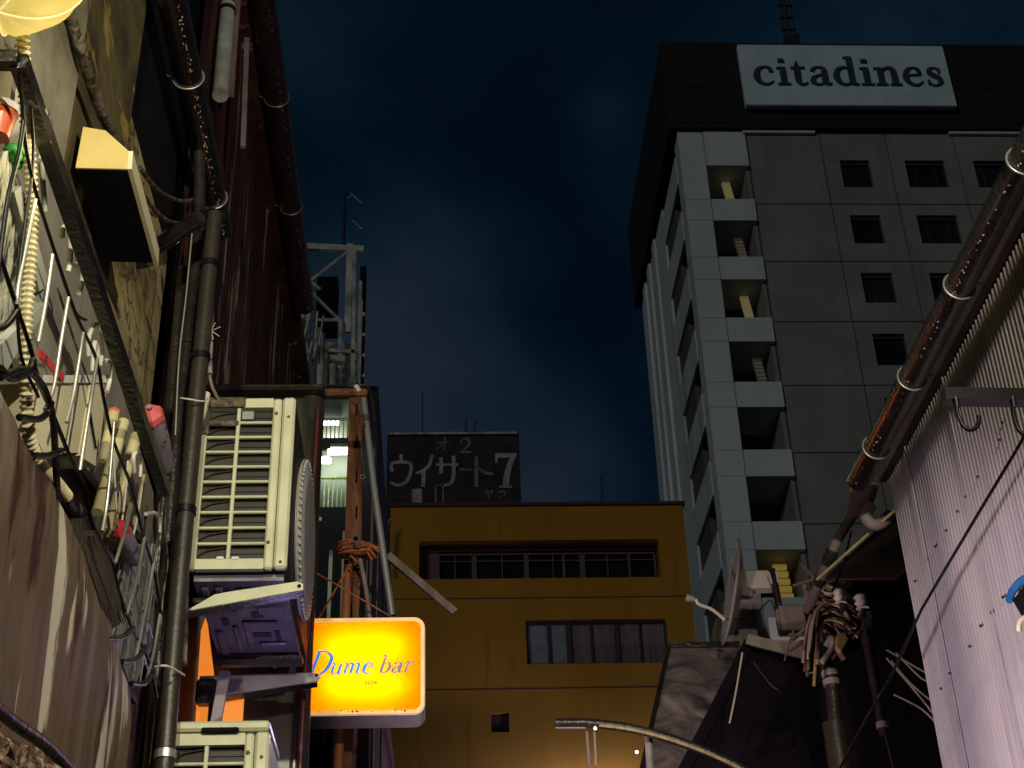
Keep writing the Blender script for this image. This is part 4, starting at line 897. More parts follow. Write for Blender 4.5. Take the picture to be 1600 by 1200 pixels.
# brackets
def bracket(y, label, mt_, x1, z, zr, h):
    b = thing('wall_bracket', (-.9, y, z), label, 'bracket', 'brackets under the upper air conditioner')
    A = [Vector((-.85, y, z-.028)), Vector((-.85, y, z+h)), Vector((x1-.02, y, zr+.012)), Vector((x1, y, zr-.004)), Vector((x1-.01, y, zr-.02))]
    if y < 4.6: A = [Vector((-.78, y, z-.026)), Vector((-.74, y, z-.0)), Vector((-.70, y, z+h*.75)), Vector((-.66, y, z+h)), Vector((x1-.02, y, zr+.018)), Vector((x1, y, zr+.01)), Vector((x1, y, zr-.01))]
    MB().prism(A, (0, .012, 0)).build('arm', mt_, b)
    lo = [A[0], A[-1]]
    MB().hexa([lo[0]+Vector((0, 0, -.004)), lo[1]+Vector((0, 0, -.004)), lo[1]+Vector((0, .05, -.004)), lo[0]+Vector((0, .05, -.004)), lo[0], lo[1], lo[1]+Vector((0, .05, 0)), lo[0]+Vector((0, .05, 0))]).build('flange', 'pipe_black', b)
    MB().tube([(x1-.012, y-.004, zr+.002), (x1-.012, y+.002, zr+.002)], .006, 10).build('hole', 'dark', b)
    bd = MB(); 
    for dz in (-.02, .02): bd.tube([(-.83, y-.02, z+dz), (-.83, y+.03, z+dz)], .011, 8)
    bd.bbox((-.86, y-.01, z-.04), (-.79, y+.05, z+.05), .01); bd.build('clamp', 'pipe_black', b)
bracket(4.32, 'near cream bracket arm under the upper air conditioner', 'cream', -.425, 3.485, 3.535, .035)
bracket(5.08, 'far dark grey bracket arm at the rear of the upper air conditioner', 'bracketgrey', -.425, 3.475, 3.53, .06)
# support strut
tag(MB().bar(Y(352, 1050, 4.95), Y(336, 1136, 4.95), .035, .02, up=(0, 1, 0)).build('support_strut', 'bracketgrey'), 'slanting grey strut between the two air conditioners', 'strut')

# orange lit panels behind the air conditioner
for lab, poly in (('left narrow orange lit panel behind the brackets', ((314, 985), (322, 962), (333, 1050), (322, 1150), (304, 1150), (309, 1060))), ('right orange lit panel above the lower air conditioner', ((352, 1072), (381, 1072), (377, 1140), (346, 1140)))):
    q = thing('lit_panel', Y(*poly[0], 5.15), lab, 'lit panel', 'orange lit panels')
    MB().prism([Y(*p, 5.15) for p in poly], (0, .03, 0)).build('panel_face', 'acrylic2', q)
pipe('dark_conduit', [Y(338, 1060, 5.12), Y(331, 1150, 5.12)], .02, 'pipe_black', 'black conduit in front of the left orange panel', 'conduit')
for i, (a, b, r_, mt_, lab) in enumerate((((388, 1060), (384, 1150), .012, 'pipe_black', 'black conduit right of the orange panels'), ((396, 1060), (391, 1150), .003, 'ceramic', 'thin white wire beside the black conduits'), ((405, 1060), (399, 1150), .010, 'gutter_dark', 'third dark conduit nearest the red post'))):
    pipe('conduit', [Y(*a, 5.6), Y(*b, 5.6)], r_, mt_, lab, 'conduit')
# wall piece bottom-left of orange
tag(MB().box((-1.0, 5.3, 0), (-.86, 5.36, 3.9)).build('brown_plank', 'cablebrown'), 'upright worn reddish plank behind the black pipes', 'plank')

# dark tin cabinet right of the AC
tcab = thing('tin_cabinet', (-.6, 5.5, 2.6), 'dark shiny tin cabinet wall right of the air conditioner', 'cabinet')
c1 = Y(509, 617, 5.35)
MB().bbox((-.95, 5.35, 2.4), (c1.x-.055, 5.9, c1.z), .02).build('body', 'tin_dark', tcab)
MB().tube([(c1.x-.06, 5.40, 2.4), (c1.x-.06, 5.40, c1.z)], .05, 20).build('rounded_edge', 'tin_dark', tcab)
MB().bbox((-.98, 5.3, c1.z+.002), (c1.x-.004, 5.42, c1.z+.03), .01).build('lid', 'pipe_black', tcab)
# small eave
ev = thing('small_eave', Y(520, 612, 6.3), 'short red brown eave board above the lit corridor opening', 'eave')
q0 = Y(484, 616, 6.1); q1 = Y(574, 605, 6.1); MB().bbox(q0, q1+Vector((0, .04, 0)), .01).build('board', 'rust', ev)
q0 = Y(448, 610, 6.05); q1 = Y(488, 600, 6.05); MB().bbox(q0, q1+Vector((0, .04, 0)), .01).build('lip', 'sheet', ev)
MB().tube([Y(556, 603, 6.0), Y(562, 612, 6.0)], .012, 10).build('bolt', 'ceramic', ev)
# pink conduit, dark red post with bolts
pipe('pink_conduit', [Y(497, 640, 5.25), Y(488, 800, 5.25), Y(484, 960, 5.25), Y(478, 1030, 5.25), Y(468, 1215, 5.25)], .012, 'darkred', 'smooth dark red conduit hugging the air conditioner fan side', 'conduit')
rp_ = thing('red_post', (-.5, 5.7, 0), 'flat dark red post with round bolts behind the glowing sign', 'post')
a = Y(502, 700, 5.7); b = Y(470, 1215, 5.7)
MB().bar(Y(497, 640, 5.72), Y(463, 1225, 5.72), .055, .03, up=(0, 1, 0)).build('post', 'darkred', rp_)
for p in ((490, 922), (471, 1158), (500, 812)): 
    q = Y(*p, 5.68); MB().tube([q, q-EY*.012], .008, 10).build('bolt', 'ceramic', rp_)
tag(MB().prism([Y(*p, 5.62) for p in ((425, 1095), (452, 1105), (462, 1225), (455, 1225), (440, 1140), (425, 1120))], (0, .02, 0)).build('pink_board', 'pinkish'), 'pinkish board below the sign bracket', 'board')
hkk = pipe('wire_hook', [Y(410, 1068, 5.5), Y(416, 1086, 5.5), Y(432, 1102, 5.5), Y(442, 1095, 5.5)], .004, 'pinkish', 'small pink wire hook under the far bracket', 'hook')

# rusted post and things
rpt = thing('rusted_post', Y(540, 1200, 6.7), 'rusted steel channel post standing behind the glowing sign', 'post')
P = [Y(*p, 6.7) for p in ((546, 612), (567, 612), (565, 860), (548, 1230), (532, 1230), (538, 860))]
MB().prism(P, (0, .05, 0)).build('post', 'rust', rpt)
so = MB()
for py in (640, 690, 745, 800):
    q = Y(557, py, 6.69); so.box(q-Vector((.004, .002, .035)), q+Vector((.004, .002, .035)))
so.build('slot', 'dark', rpt)
tag(MB().tube([Y(545, 870, 6.6), Y(527, 1230, 6.6)], .022, 12).build('orange_pole', 'rust_light'), 'orange painted pole passing below the glowing sign', 'pole')
tag(MB().tube([Y(568, 622, 6.4), Y(584, 760, 6.4), Y(613, 962, 6.4)], .0165, 14).build('steel_pole', 'steel'), 'leaning shiny galvanised pole above the sign', 'pole')
pf = pipe('black_flex', [Y(556, 604, 6.35), Y(572, 602, 6.35), Y(580, 618, 6.35), Y(586, 660, 6.35)], .006, 'pipe_black', 'short black flexible cable arching over the steel pole top', 'cable')
tag(MB().bar(Y(606, 868, 7.5), Y(711, 957, 7.5), .04, .03, up=(0, 1, 0)).build('pink_batten', 'pinkish'), 'pinkish timber batten slanting before the yellow building', 'batten')
# orange coil with insulator
oc = thing('rope_coil', Y(560, 865, 6.3), 'bundle of orange rope coiled round a small post', 'rope')
for i in range(7):
    c = Y(557+random.uniform(-2, 2), 858+random.uniform(-5, 6), 6.45); rg = ring(c, .06+.006*i % .02+random.uniform(0, .02), (random.uniform(-.15, .15), random.uniform(-.35, .05), 1), 22)
    MB().tube(rg, .0055, 6, cap=False).build('loop', 'orange_rope', oc)
for q in (((575, 848), (592, 862)), ((575, 855), (588, 872)), ((570, 848), (596, 858)), ((572, 860), (582, 875)), ((548, 868), (560, 880))):
    MB().tube([Y(*q[0], 6.4), Y(*q[1], 6.4)], .006, 6).build('rope_end', 'orange_rope', oc)
ipc = thing('pipe_stub', Y(558, 850, 6.3), 'short white pipe stub with a dark open end amid the rope coil', 'pipe')
MB().tube([Y(559, 852, 6.35), Y(556, 842, 6.3)], .018, 14).build('stub', 'pinkish', ipc)
MB().tube([Y(556, 841.8, 6.298), Y(556, 841, 6.295)], .014, 14).build('opening', 'dark', ipc)
for lab, a, b, r_, m_ in (('thin orange wire running down right to the sign corner', (486, 890), (617, 967), .0035, 'orange_rope'), ('thin orange wire crossing down left behind the sign', (548, 880), (496, 970), .0045, 'orange_rope')):
    tag(MB().tube([Y(*a, 6.1), Y(*b, 6.25)], r_, 6).build('stay_wire', m_), lab, 'wire', 'orange stay wires')
tag(MB().tube([Y(563, 875, 6.35), Y(572, 920, 6.3), Y(578, 968, 6.3)], .011, 8).build('pink_strap', 'pinkish'), 'pale pink strap hanging from the rope coil to the sign', 'strap')
rg = ring(Y(566, 745, 6.5), .011, (0, 1, 0), 16); tag(MB().tube(rg, .003, 6, cap=False).build('eye_ring', 'rust_light'), 'small metal eye ring right of the rusted post', 'ring')
# backing dark stuff between (500-605, 800-960)
bk = thing('back_fence', Y(560, 960, 8.2), 'dim stack of grey and dark boards behind the rope coil', 'boards')
for i, (x0, x1, ytop, mt_) in enumerate(((500, 520, 860, 'sheet'), (522, 540, 830, 'graypanel'), (541, 556, 900, 'dark'), (574, 582, 700, 'pinkish'), (584, 590, 850, 'bracketgrey'), (592, 600, 880, 'dark'), (566, 573, 860, 'bracketgrey'))):
    a = Y(x0, 1230, 8.2+.02*i); b = Y(x1, ytop, 8.2+.02*i); MB().box(a, b+EY*.02).build('board', mt_, bk)
# window grille glimpse and boards below the sign
wg = thing('dark_window', Y(500, 1230, 7.5), 'dark window with thin bars under the glowing sign', 'window')
MB().box(Y(478, 1240, 7.6), Y(522, 1125, 7.65)).build('pane', 'navy', wg)
gg = MB()
for px in (495, 507): gg.tube([Y(px, 1130, 7.5), Y(px-1, 1162, 7.5)], .008, 6)
for py in (1140, 1147, 1154): gg.tube([Y(482, py, 7.52), Y(521, py+1, 7.52)], .003, 5)
gg.build('bar', 'bracketgrey', wg)
tag(MB().box(Y(541, 1240, 8.0), Y(577, 1120, 8.05)).build('plum_board', M.setdefault('plum', mat('plum board', (.22, .10, .12), (.16, .07, .1), 6, vec=(3, 3, .4), rough=.7))), 'plum coloured board below the right half of the sign', 'board')
tag(MB().prism([Y(*p, 8.4) for p in ((577, 1125), (608, 1125), (622, 1240), (577, 1240))], (0, .05, 0)).build('violet_sheet', M.setdefault('violetd', mat('violet sheet', (.09, .05, .10), (.14, .08, .15), 5, vec=(3, 3, .5), rough=.7))), 'dark violet sheet right of the plum board', 'sheet')

# ================================================================== GLOWING SIGN
SY = 6.2
sx0 = Y(460, 1040, SY).x; sx1 = Y(663, 1040, SY).x; sz1 = Y(570, 966, SY).z; sz0 = Y(560, 1116, SY).z
sn = thing('glowing_bar_sign', ((sx0+sx1)/2, SY+.06, sz0), 'glowing orange yellow light box sign with blue script lettering', 'sign')
def rrect(x0, x1, z0, z1, r, n=7):
    P = []
    for cx, cz, a0 in ((x1-r, z1-r, 0), (x0+r, z1-r, 90), (x0+r, z0+r, 180), (x1-r, z0+r, 270)):
        for k in range(n+1):
            a = math.radians(a0+90*k/n); P.append((cx+r*math.cos(a), cz+r*math.sin(a)))
    return P
RO = rrect(sx0, sx1, sz0, sz1, .045); RI = rrect(sx0+.016, sx1-.016, sz0+.016, sz1-.016, .034)
def rim(mb, A, B, y0, y1):
    n = len(A); vs = [(p[0], y0, p[1]) for p in A]+[(p[0], y0, p[1]) for p in B]+[(p[0], y1, p[1]) for p in A]+[(p[0], y1, p[1]) for p in B]
    fs = []
    for i in range(n):
        j = (i+1) % n; fs += [(i, j, n+j, n+i), (2*n+i, 3*n+i, 3*n+j, 2*n+j), (i, 2*n+i, 2*n+j, j), (n+i, n+j, 3*n+j, 3*n+i)]
    mb.add(vs, fs)
m1 = MB(); rim(m1, RO, RI, SY-.004, SY+.008); m1.build('rim', 'signrim', sn)
RO2 = rrect(sx0-.003, sx1+.003, sz0-.003, sz1+.003, .047); RI2 = rrect(sx0+.006, sx1-.006, sz0+.006, sz1-.006, .04)
m2 = MB(); rim(m2, RO2, RI2, SY+.009, SY+.17); m2.prism([(p[0], SY+.171, p[1]) for p in RO2], (0, .003, 0)); m2.build('case', 'signcase', sn)
face = MB(); face.add([(p[0], SY+.004, p[1]) for p in RI], [list(range(len(RI)))]); face.build('face', 'acrylic', sn)
for f_ in (.30, .70):
    z = sz0+(sz1-sz0)*f_; MB().tube([(sx0+.13, SY+.075, z), (sx1-.09, SY+.075, z)], .013, 10).build('tube', 'signtube', sn)
sxk = Y(510, 1055, SY); em = pxw(sxk, 1)
dD = MB(); q = Y(478, 1056, SY); word(dD, 'D', (q.x, SY+.0035, q.z), EX, EZ, (0, -1, 0), em*20, .002, shear=.32, bold=1.25)
dD.build('capital_letter', 'signtext', sn)
dd = MB(); q = Y(513, 1053, SY); wdt = word_width('ume', 1); word(dd, 'ume', (q.x, SY+.0035, q.z), EX*(em*68/wdt), EZ*em*18, (0, -1, 0), 1, .002, shear=.28, bold=1.45); dd.build('lettering', 'signtext', sn)
dd = MB(); q = Y(590, 1051, SY); wdt = word_width('bar', 1); word(dd, 'bar', (q.x, SY+.0035, q.z), EX*(em*54/wdt), EZ*em*18, (0, -1, 0), 1, .002, shear=.28, bold=1.45); dd.build('lettering', 'signtextdim', sn)
dd = MB(); q = Y(572, 1071, SY); strokes(dd, [[(0, 0, .3), (0, 1, .3)], [(.5, 0, .3), (.5, 1, .3)], [(1, 0, .3), (1, 1, .3)], [(1.3, .5, .5), (1.9, .6, .5)], [(5.2, 2.2, .14), (5.2, .5, .14)], [(6, 1.2, .2), (6.6, .4, .2)]], (q.x, SY+.0035, q.z), EX, EZ, (0, -1, 0), em*9, .0015); dd.build('faded_mark', 'signtextfade', sn)
gr = MB()
for i in range(16):
    x = random.uniform(sx0+.05, sx1-.05); gr.sphere((x, SY-.004, sz0+.014+random.uniform(-.004, .003)), random.uniform(.002, .005), 6, 4)
gr.build('dirt_speck', 'rust', sn)['kind'] = 'stuff'
# orange glow comes from the tubes; the sign is hung on an arm
tag(MB().bar((-1.0, SY+.1, sz0+.10), (sx0, SY+.1, sz0+.10), .03, .03).build('sign_arm', 'signcase'), 'short metal arm holding the glowing sign to the wall', 'bracket')

# ================================================================== RIGHT SIDE
WX = 1.5
rh = thing('corrugated_house', (2.4, 3, 0), 'low house with a pinkish grey corrugated tin wall on the right', 'building')
y1 = X(1390, 745, WX).y; z1 = X(1390, 745, WX).z
vs = []; y = .2; ys = []
while y < y1: ys.append(y); y += .0031
for y in ys:
    xx = WX+.0055*math.sin(y/.0245*2*math.pi); vs += [(xx, y, 0), (xx, y, z1)]
MB().add(vs, [(2*i, 2*i+2, 2*i+3, 2*i+1) for i in range(len(ys)-1)], True).build('tin_wall', 'corr_grey', rh)
MB().box((WX+.02, .2, 0), (4, y1-.01, z1)).build('core_wall', 'dark', rh)
MB().box((WX-.006, .2, z1+.002), (4, y1+.02, z1+.05)).build('roof_edge', 'pipe_black', rh)
MB().box((WX-.034, .2, z1-.012), (WX-.010, y1+.015, z1+.085)).build('fascia', 'fascia', rh)
MB().box((WX-.03, .2, z1+.087), (4, y1+.03, z1+.10)).build('eave_board', 'pipe_black', rh)
for p in ((1566, 660), (1527, 745), (1509, 776), (1496, 799), (1478, 829), (1461, 854), (1447, 875), (1430, 908), (1549, 957), (1532, 978), (1515, 1010), (1484, 1052), (1567, 933), (1470, 1076), (1562, 687)):
    q = X(p[0], p[1], WX-.010); MB().sphere(q, .0045, 8, 5).build('nail_head', 'pipe_black', rh)
a = X(1615, 235, 1.38); b = X(1337, 760, 1.38)
zg = z1-.09
ga = X(1574, 302, 1.345); gb = X(1341, 752, 1.345); gd = (ga-gb).normalized()
gtr = make_gutter(ga+gd*.8, gb, .037, 'gutter_brown', 'wet brown gutter along the corrugated house roof', [.30, .52, .72, .90])
# funnel and downpipes
fn = thing('gutter_funnel', Y(1350, 800, 4.4), 'dusty pink gutter funnel at the far end of the brown gutter', 'funnel')
c = Y(1345, 768, 4.35)
MB().tube([Y(1352, 752, 4.33), Y(1346, 775, 4.36), Y(1336, 808, 4.4)], [.047, .045, .028], 16).build('funnel', 'funnel', fn)
MB().tube(smooth_pts([Y(1360, 790, 4.34), Y(1352, 806, 4.34), Y(1362, 820, 4.34), Y(1376, 818, 4.36), Y(1390, 806, 4.4)]), .021, 12).build('elbow', 'funnel', fn)
pipe('sloping_downpipe', [Y(1336, 800, 4.5), Y(1312, 838, 4.55), Y(1296, 872, 4.6), Y(1278, 915, 4.7), Y(1262, 955, 4.8)], .0175, 'funnel', 'dusty pipe sloping down from the gutter funnel', rings=[(.45, 'pipe_black'), (.7, 'pipe_black'), (.52, 'pipe_black')])
tag(MB().bar(Y(1276, 906, 4.5), Y(1402, 794, 4.3), .008, .005, up=(0, 1, 0)).build('timber_strip', 'wood'), 'pale strip slanting from the funnel to the corrugated wall', 'strip')
# dark void buildings beyond the corner
dv = thing('dark_house', (2.6, 7.5, 0), 'unlit black house beyond the corrugated wall', 'building')
va = Y(1290, 880, 5.9); 
MB().prism([Y(*p, 5.9) for p in ((1278, 912), (1400, 800), (1500, 780), (1560, 1250), (1330, 1250), (1290, 960))], (0, .3, 0)).build('wall', 'dark', dv)
rf = MB()
for i in range(26):
    t = i/26; A1 = Y(1290+120*t, 905-95*t, 5.6); B1 = Y(1400+20*t, 905-20*t, 5.0); rf.bar(A1, B1, .012, .008)
rf.build('roof_batten', M.setdefault('deep', mat('deep brown tin', (.03, .014, .012), (.05, .025, .02), 8, rough=.7)), dv)
# black arm with hooks
arm = thing('hanging_rail', X(1540, 620, 1.40), 'black steel rail with curved hooks against the corrugated wall', 'rail')
MB().bar(Y(1474, 620, 2.75), Y(1650, 622, 2.75), .034, .030).build('rail', 'thinblack', arm)
for p in (((1494, 628), (1496, 645), (1505, 665), (1518, 672), (1528, 664), (1529, 650)), ((1583, 628), (1584, 650), (1592, 672), (1606, 680), (1618, 668))):
    MB().tube(smooth_pts([Y(*q, 2.74) for q in p]), .0048, 8).build('hook', 'thinblack', arm)
    q = Y(p[0][0], p[0][1], 2.74); MB().tube([q+EZ*.01, q-EZ*.014], [.009, .005], 10).build('hook_collar', 'thinblack', arm)
pipe('overhead_cable', [Y(1610, 662, 2.9), Y(1590, 700, 3.0), Y(1530, 800, 3.3), Y(1450, 935, 3.7), Y(1434, 965, 3.8), Y(1390, 1060, 4.1), Y(1350, 1130, 4.3), Y(1305, 1215, 4.5)], .0042, 'thinblack', 'long black cable slanting in front of the corrugated wall', 'cable')
bt = thing('blue_hood', X(1600, 930, 1.45), 'blue plastic edged hood at the right edge of the photo', 'hood')
MB().tube(smooth_pts([X(1577, 938, 1.46), X(1583, 922, 1.45), X(1596, 908, 1.44), X(1620, 895, 1.44)]), .010, 10).build('blue_edge', 'bluepl', bt)
MB().prism([X(*p, 1.47) for p in ((1582, 938), (1600, 916), (1640, 900), (1640, 1000), (1596, 962))], (.02, 0, 0)).build('dark_inside', 'dark', bt)
MB().tube(smooth_pts([X(1592, 985, 1.45), X(1596, 968, 1.45), X(1620, 958, 1.45)]), .007, 8).build('white_edge', 'cream', bt)

# ---- sheds
sh1 = thing('mottled_awning', Y(1080, 1200, 6.8), 'mottled purple grey sheet awning below the satellite dish', 'awning')
Q = [Y(1047, 1013, 7.4), Y(1156, 1012, 7.4), Y(1140, 1230, 6.6), Y(1000, 1230, 6.6)]
MB().prism(Q, (0, .04, -.01)).build('sheet', 'mottled', sh1)
MB().bar(Q[0]+Vector((-.01, -.01, 0)), Q[3]+Vector((-.01, -.01, 0)), .022, .02, up=(0, 1, 0)).build('edge_trim', 'pipe_black', sh1)
MB().bar(Q[0]+EZ*.015, Q[1]+EZ*.015, .03, .03).build('top_trim', 'pipe_black', sh1)
sh2 = thing('dark_tin_shed', Y(1180, 1200, 6.3), 'dark purple tin shed roof right of the mottled awning', 'shed')
Q = [Y(1168, 1008, 7.0), Y(1285, 1035, 6.8), Y(1318, 1240, 6.0), Y(1050, 1240, 6.1)]
MB().prism(Q, (.0, .06, -.02)).build('sheet', 'shed_dark', sh2)
MB().bar(Q[0]+Vector((0, -.02, .0)), Q[3]+Vector((0, -.02, 0)), .05, .03, up=(0, 1, 0)).build('ridge', 'shed_dark', sh2)
MB().bar(Y(1172, 1000, 6.9), Y(1290, 1030, 6.6), .055, .05).build('gutter_board', 'graypanel', sh2)
tag(MB().tube([Y(1262, 1052, 6.4), Y(1275, 1050, 6.4), Y(1290, 1054, 6.3)], .004, 6).build('white_wire', 'cablewhite'), 'short white wire end on the dark shed', 'wire')
# cabinet behind the dish
cb = thing('beige_cabinet', Y(1165, 1010, 7.8), 'beige panelled outdoor cabinet behind the satellite dish', 'cabinet')
MB().prism([Y(*p, 7.8) for p in ((1122, 1015), (1130, 940), (1188, 934), (1200, 1012))], (0, .4, 0)).build('body', 'cabinet', cb)
for (a, b) in (((1136, 945), (1152, 1008)), ((1158, 945), (1170, 965)), ((1158, 975), (1176, 1008)), ((1176, 945), (1184, 965))):
    p0 = Y(a[0], a[1], 7.79); p1 = Y(b[0], b[1], 7.79); MB().box(p0, p1+Vector((0, .008, 0))).build('panel', 'bracketgrey', cb)
tag(MB().box(Y(1205, 1005, 7.6), Y(1262, 975, 7.7)).build('pale_board', 'tower_white') , 'pale grey board above the dark shed ridge', 'board')
# satellite dish
dh = thing('satellite_dish', Y(1165, 1000, 7.0), 'satellite dish seen edge-on with its arm pointing left', 'satellite dish')
dc = Y(1141, 925, 7.0); top = Y(1149, 848, 7.0); botp = Y(1131, 1003, 7.0)
axis_u = (top-botp).normalized(); rad = (top-botp).length/2
vd = (Y(1141, 925, 7.0)-CAM).normalized(); dirn = axis_u.cross(vd); dirn = dirn if dirn.x < 0 else -dirn; dirn = (dirn.normalized()*.995-vd*.10); dirn = (dirn-axis_u*dirn.dot(axis_u)).normalized(); side = axis_u.cross(dirn).normalized()
ctr = (top+botp)/2; dm = MB(); vs = []; nr, na = 8, 36
for lay in (0, 1):
    for j in range(nr+1):
        q = j/nr
        for k in range(na):
            a = 2*math.pi*k/na; vs.append(ctr+(axis_u*math.sin(a)*rad+side*math.cos(a)*rad*.9)*q+dirn*((q*q-1)*.055-lay*.006))
n1_ = (nr+1)*na; fs = []
for j in range(nr):
    for k in range(na):
        k2 = (k+1) % na; fs += [(j*na+k, j*na+k2, (j+1)*na+k2, (j+1)*na+k), (n1_+j*na+k, n1_+(j+1)*na+k, n1_+(j+1)*na+k2, n1_+j*na+k2)]
for k in range(na): fs.append((nr*na+k, nr*na+(k+1) % na, n1_+nr*na+(k+1) % na, n1_+nr*na+k))
dm.add(vs, fs, True); dm.build('reflector', 'dish', dh)
MB().tube(smooth_pts([Y(1132, 968, 6.9), Y(1112, 952, 6.88), Y(1092, 944, 6.86), Y(1087, 936, 6.85)]), .009, 8).build('feed_arm', 'ceramic', dh)
MB().tube([Y(1086, 936, 6.85), Y(1073, 934, 6.86)], [.014, .022], 10).build('feed_horn', 'bracketgrey', dh)
MB().tube(smooth_pts([Y(1146, 962, 7.02), Y(1152, 950, 7.02), Y(1156, 925, 7.02)]), .009, 8).build('brace', 'ceramic', dh)
MB().bbox(Y(1155, 930, 7.0), Y(1170, 898, 7.06), .006).build('mount_plate', 'bracketgrey', dh)
MB().bbox(Y(1168, 918, 6.98), Y(1206, 900, 7.06), .006).build('mount_arm', 'ceramic', dh)
MB().tube([Y(1206, 890, 6.95), Y(1219, 958, 6.95)], .019, 12).build('mast', 'pipe_black', dh)
MB().tube([Y(1217, 954, 6.95), Y(1222, 984, 6.95)], .024, 12).build('mast_sleeve', 'funnel', dh)
MB().bar(Y(1201, 894, 6.92), Y(1206, 912, 6.92), .008, .01).bar(Y(1212, 892, 6.92), Y(1216, 910, 6.92), .008, .01).build('clamp', 'ceramic', dh)
MB().tube(smooth_pts([Y(1135, 967, 6.9), Y(1160, 966, 6.9), Y(1185, 955, 6.9), Y(1203, 938, 6.9), Y(1212, 955, 6.9)]), .0035, 6).build('cable', 'thinblack', dh)
tag(MB().bbox(Y(1222, 984, 6.9), Y(1282, 956, 7.0), .006).build('wall_beam', 'pinkish'), 'short pink grey timber beam holding the dish mast', 'beam')
# cable tangle and insulators
for i in range(34):
    x0 = 1270+random.uniform(-8, 12); y0_ = 952+random.uniform(-14, 26); yy = 5.6+random.uniform(-.10, .16)
    pts = [(x0-6+random.uniform(-6, 6), y0_+50+random.uniform(0, 50)), (x0, y0_+14), (x0+14, y0_-2+random.uniform(-4, 4)), (x0+38, y0_+random.uniform(-4, 8)), (x0+60+random.uniform(-8, 10), y0_+18+random.uniform(-6, 10))]
    if i % 3 == 2: pts = [(x0+10, y0_-28), (x0+25, y0_-20+random.uniform(-8, 8)), (x0+55, y0_-12), (x0+70, y0_+6)]
    o = MB().tube(smooth_pts([Y(*p, yy) for p in pts]), .005+.002*random.random(), 6).build('tangled_cable', ('cableoch', 'cablebrown', 'thinblack', 'cablewhite', 'cablebrown')[i % 5])
    tag(o, {'cableoch': 'ochre cable looping in the tangle at the end of the dark shed roof', 'cablebrown': 'dark brown cable looping in the tangle at the end of the dark shed roof', 'thinblack': 'black cable looping in the tangle at the end of the dark shed roof', 'cablewhite': 'off-white cable looping in the tangle at the end of the dark shed roof'}[('cableoch', 'cablebrown', 'thinblack', 'cablewhite', 'cablebrown')[i % 5]], 'cable', 'cables of the tangle')
db = MB()
for i in range(26):
    c = Y(random.uniform(1256, 1350), random.uniform(905, 1010), 5.75+random.uniform(-.05, .2)); d = Vector((random.uniform(-.12, .12), random.uniform(-.04, .04), random.uniform(-.12, .12))); db.bar(c-d, c+d, random.uniform(.008, .03), random.uniform(.004, .012))
tag(db.build('scrap_heap', 'cablebrown'), 'unsorted heap of thin brown scrap battens behind the cable tangle', 'scrap', kind='stuff')
for lab, p, r_ in (('upper white ceramic insulator above the cable tangle', (1312, 932), .028), ('lower round white insulator right of the cable tangle', (1346, 940), .030)):
    q = Y(*p, 5.5); o = thing('insulator', q-EZ*.03, lab, 'insulator', 'white insulators')
    mbi = MB(); mbi.tube([q+EZ*(.03-.012*k) for k in range(6)], [r_*.6, r_, r_*.65, r_, r_*.65, r_*.9], 14); mbi.build('ceramic_body', 'ceramic', o)
    MB().tube([q-EZ*.03, q-EZ*.07], .008, 8).build('pin', 'pipe_black', o)
tag(MB().prism([Y(*p, 5.5) for p in ((1342, 955), (1362, 955), (1361, 983), (1350, 983), (1349, 966), (1342, 964))], (0, .03, 0)).build('metal_bracket', 'bracketgrey'), 'angular pale metal bracket below the round insulator', 'bracket')
tag(MB().bbox(Y(1292, 952, 5.75), Y(1302, 918, 5.8), .004).bbox(Y(1290, 922, 5.75), Y(1330, 914, 5.8), .004).build('timber_corner', 'pinkish'), 'pinkish timber corner behind the upper insulator', 'timber')
tag(MB().prism([Y(*p, 5.45) for p in ((1308, 992), (1318, 988), (1325, 998), (1314, 1018), (1308, 1010))], (0, .03, 0)).build('torn_rag', 'cableoch'), 'torn ochre rag caught under the cable tangle', 'rag')
tag(MB().tube(smooth_pts([Y(1290, 1010, 5.5), Y(1300, 995, 5.48), Y(1298, 1015, 5.5), Y(1284, 1035, 5.5)]), .012, 8).build('blue_grey_rag', 'bracketgrey'), 'twisted grey rag left of the torn ochre one', 'rag')
pipe('standpipe', [Y(1288, 1030, 5.6), Y(1300, 1075, 5.6), Y(1312, 1230, 5.6)], .028, 'pipe_black', 'dark pipe going down below the cable tangle', rings=[(.35, 'bracketgrey'), (.45, 'bracketgrey')])
tag(MB().tube([Y(1303, 1130, 5.5), Y(1318, 1230, 5.5)], .045, 16).build('brown_pipe', 'pipe_brown'), 'wide brown pipe at the bottom beneath the cable tangle', 'pipe')
pipe('dark_pole', [Y(1352, 985, 5.5), Y(1362, 1040, 5.5), Y(1382, 1150, 5.5)], .02, 'pipe_black', 'dark pole right of the cable tangle', rings=[(.2, 'pipe_black'), (.9, 'funnel')])
pipe('thin_pole', [Y(1384, 1150, 5.5), Y(1404, 1230, 5.5)], .006, 'pipe_black', 'thin black rod continuing below the dark pole')
for i, p in enumerate((((1385, 1015), (1420, 1036), (1455, 1056)), ((1385, 1028), (1430, 1080), (1470, 1130)), ((1392, 1032), (1425, 1070), (1468, 1105)), ((1400, 1020), (1440, 1060), (1462, 1066)), ((1396, 1085), (1440, 1108), (1470, 1138)))):
    lab = ('topmost pale wire leading to the corrugated wall corner', 'long pale wire dipping lowest towards the corrugated wall', 'pale wire just above the lowest one at the wall corner', 'short pale wire between the upper and long ones', 'pale wire starting lowest in the dark gap')[i]
    tag(MB().tube(smooth_pts([Y(*q, 4.9) for q in p]), .0035, 6).build('pale_cable', 'cablewhite'), lab, 'wire', 'pale wires in the dark gap')
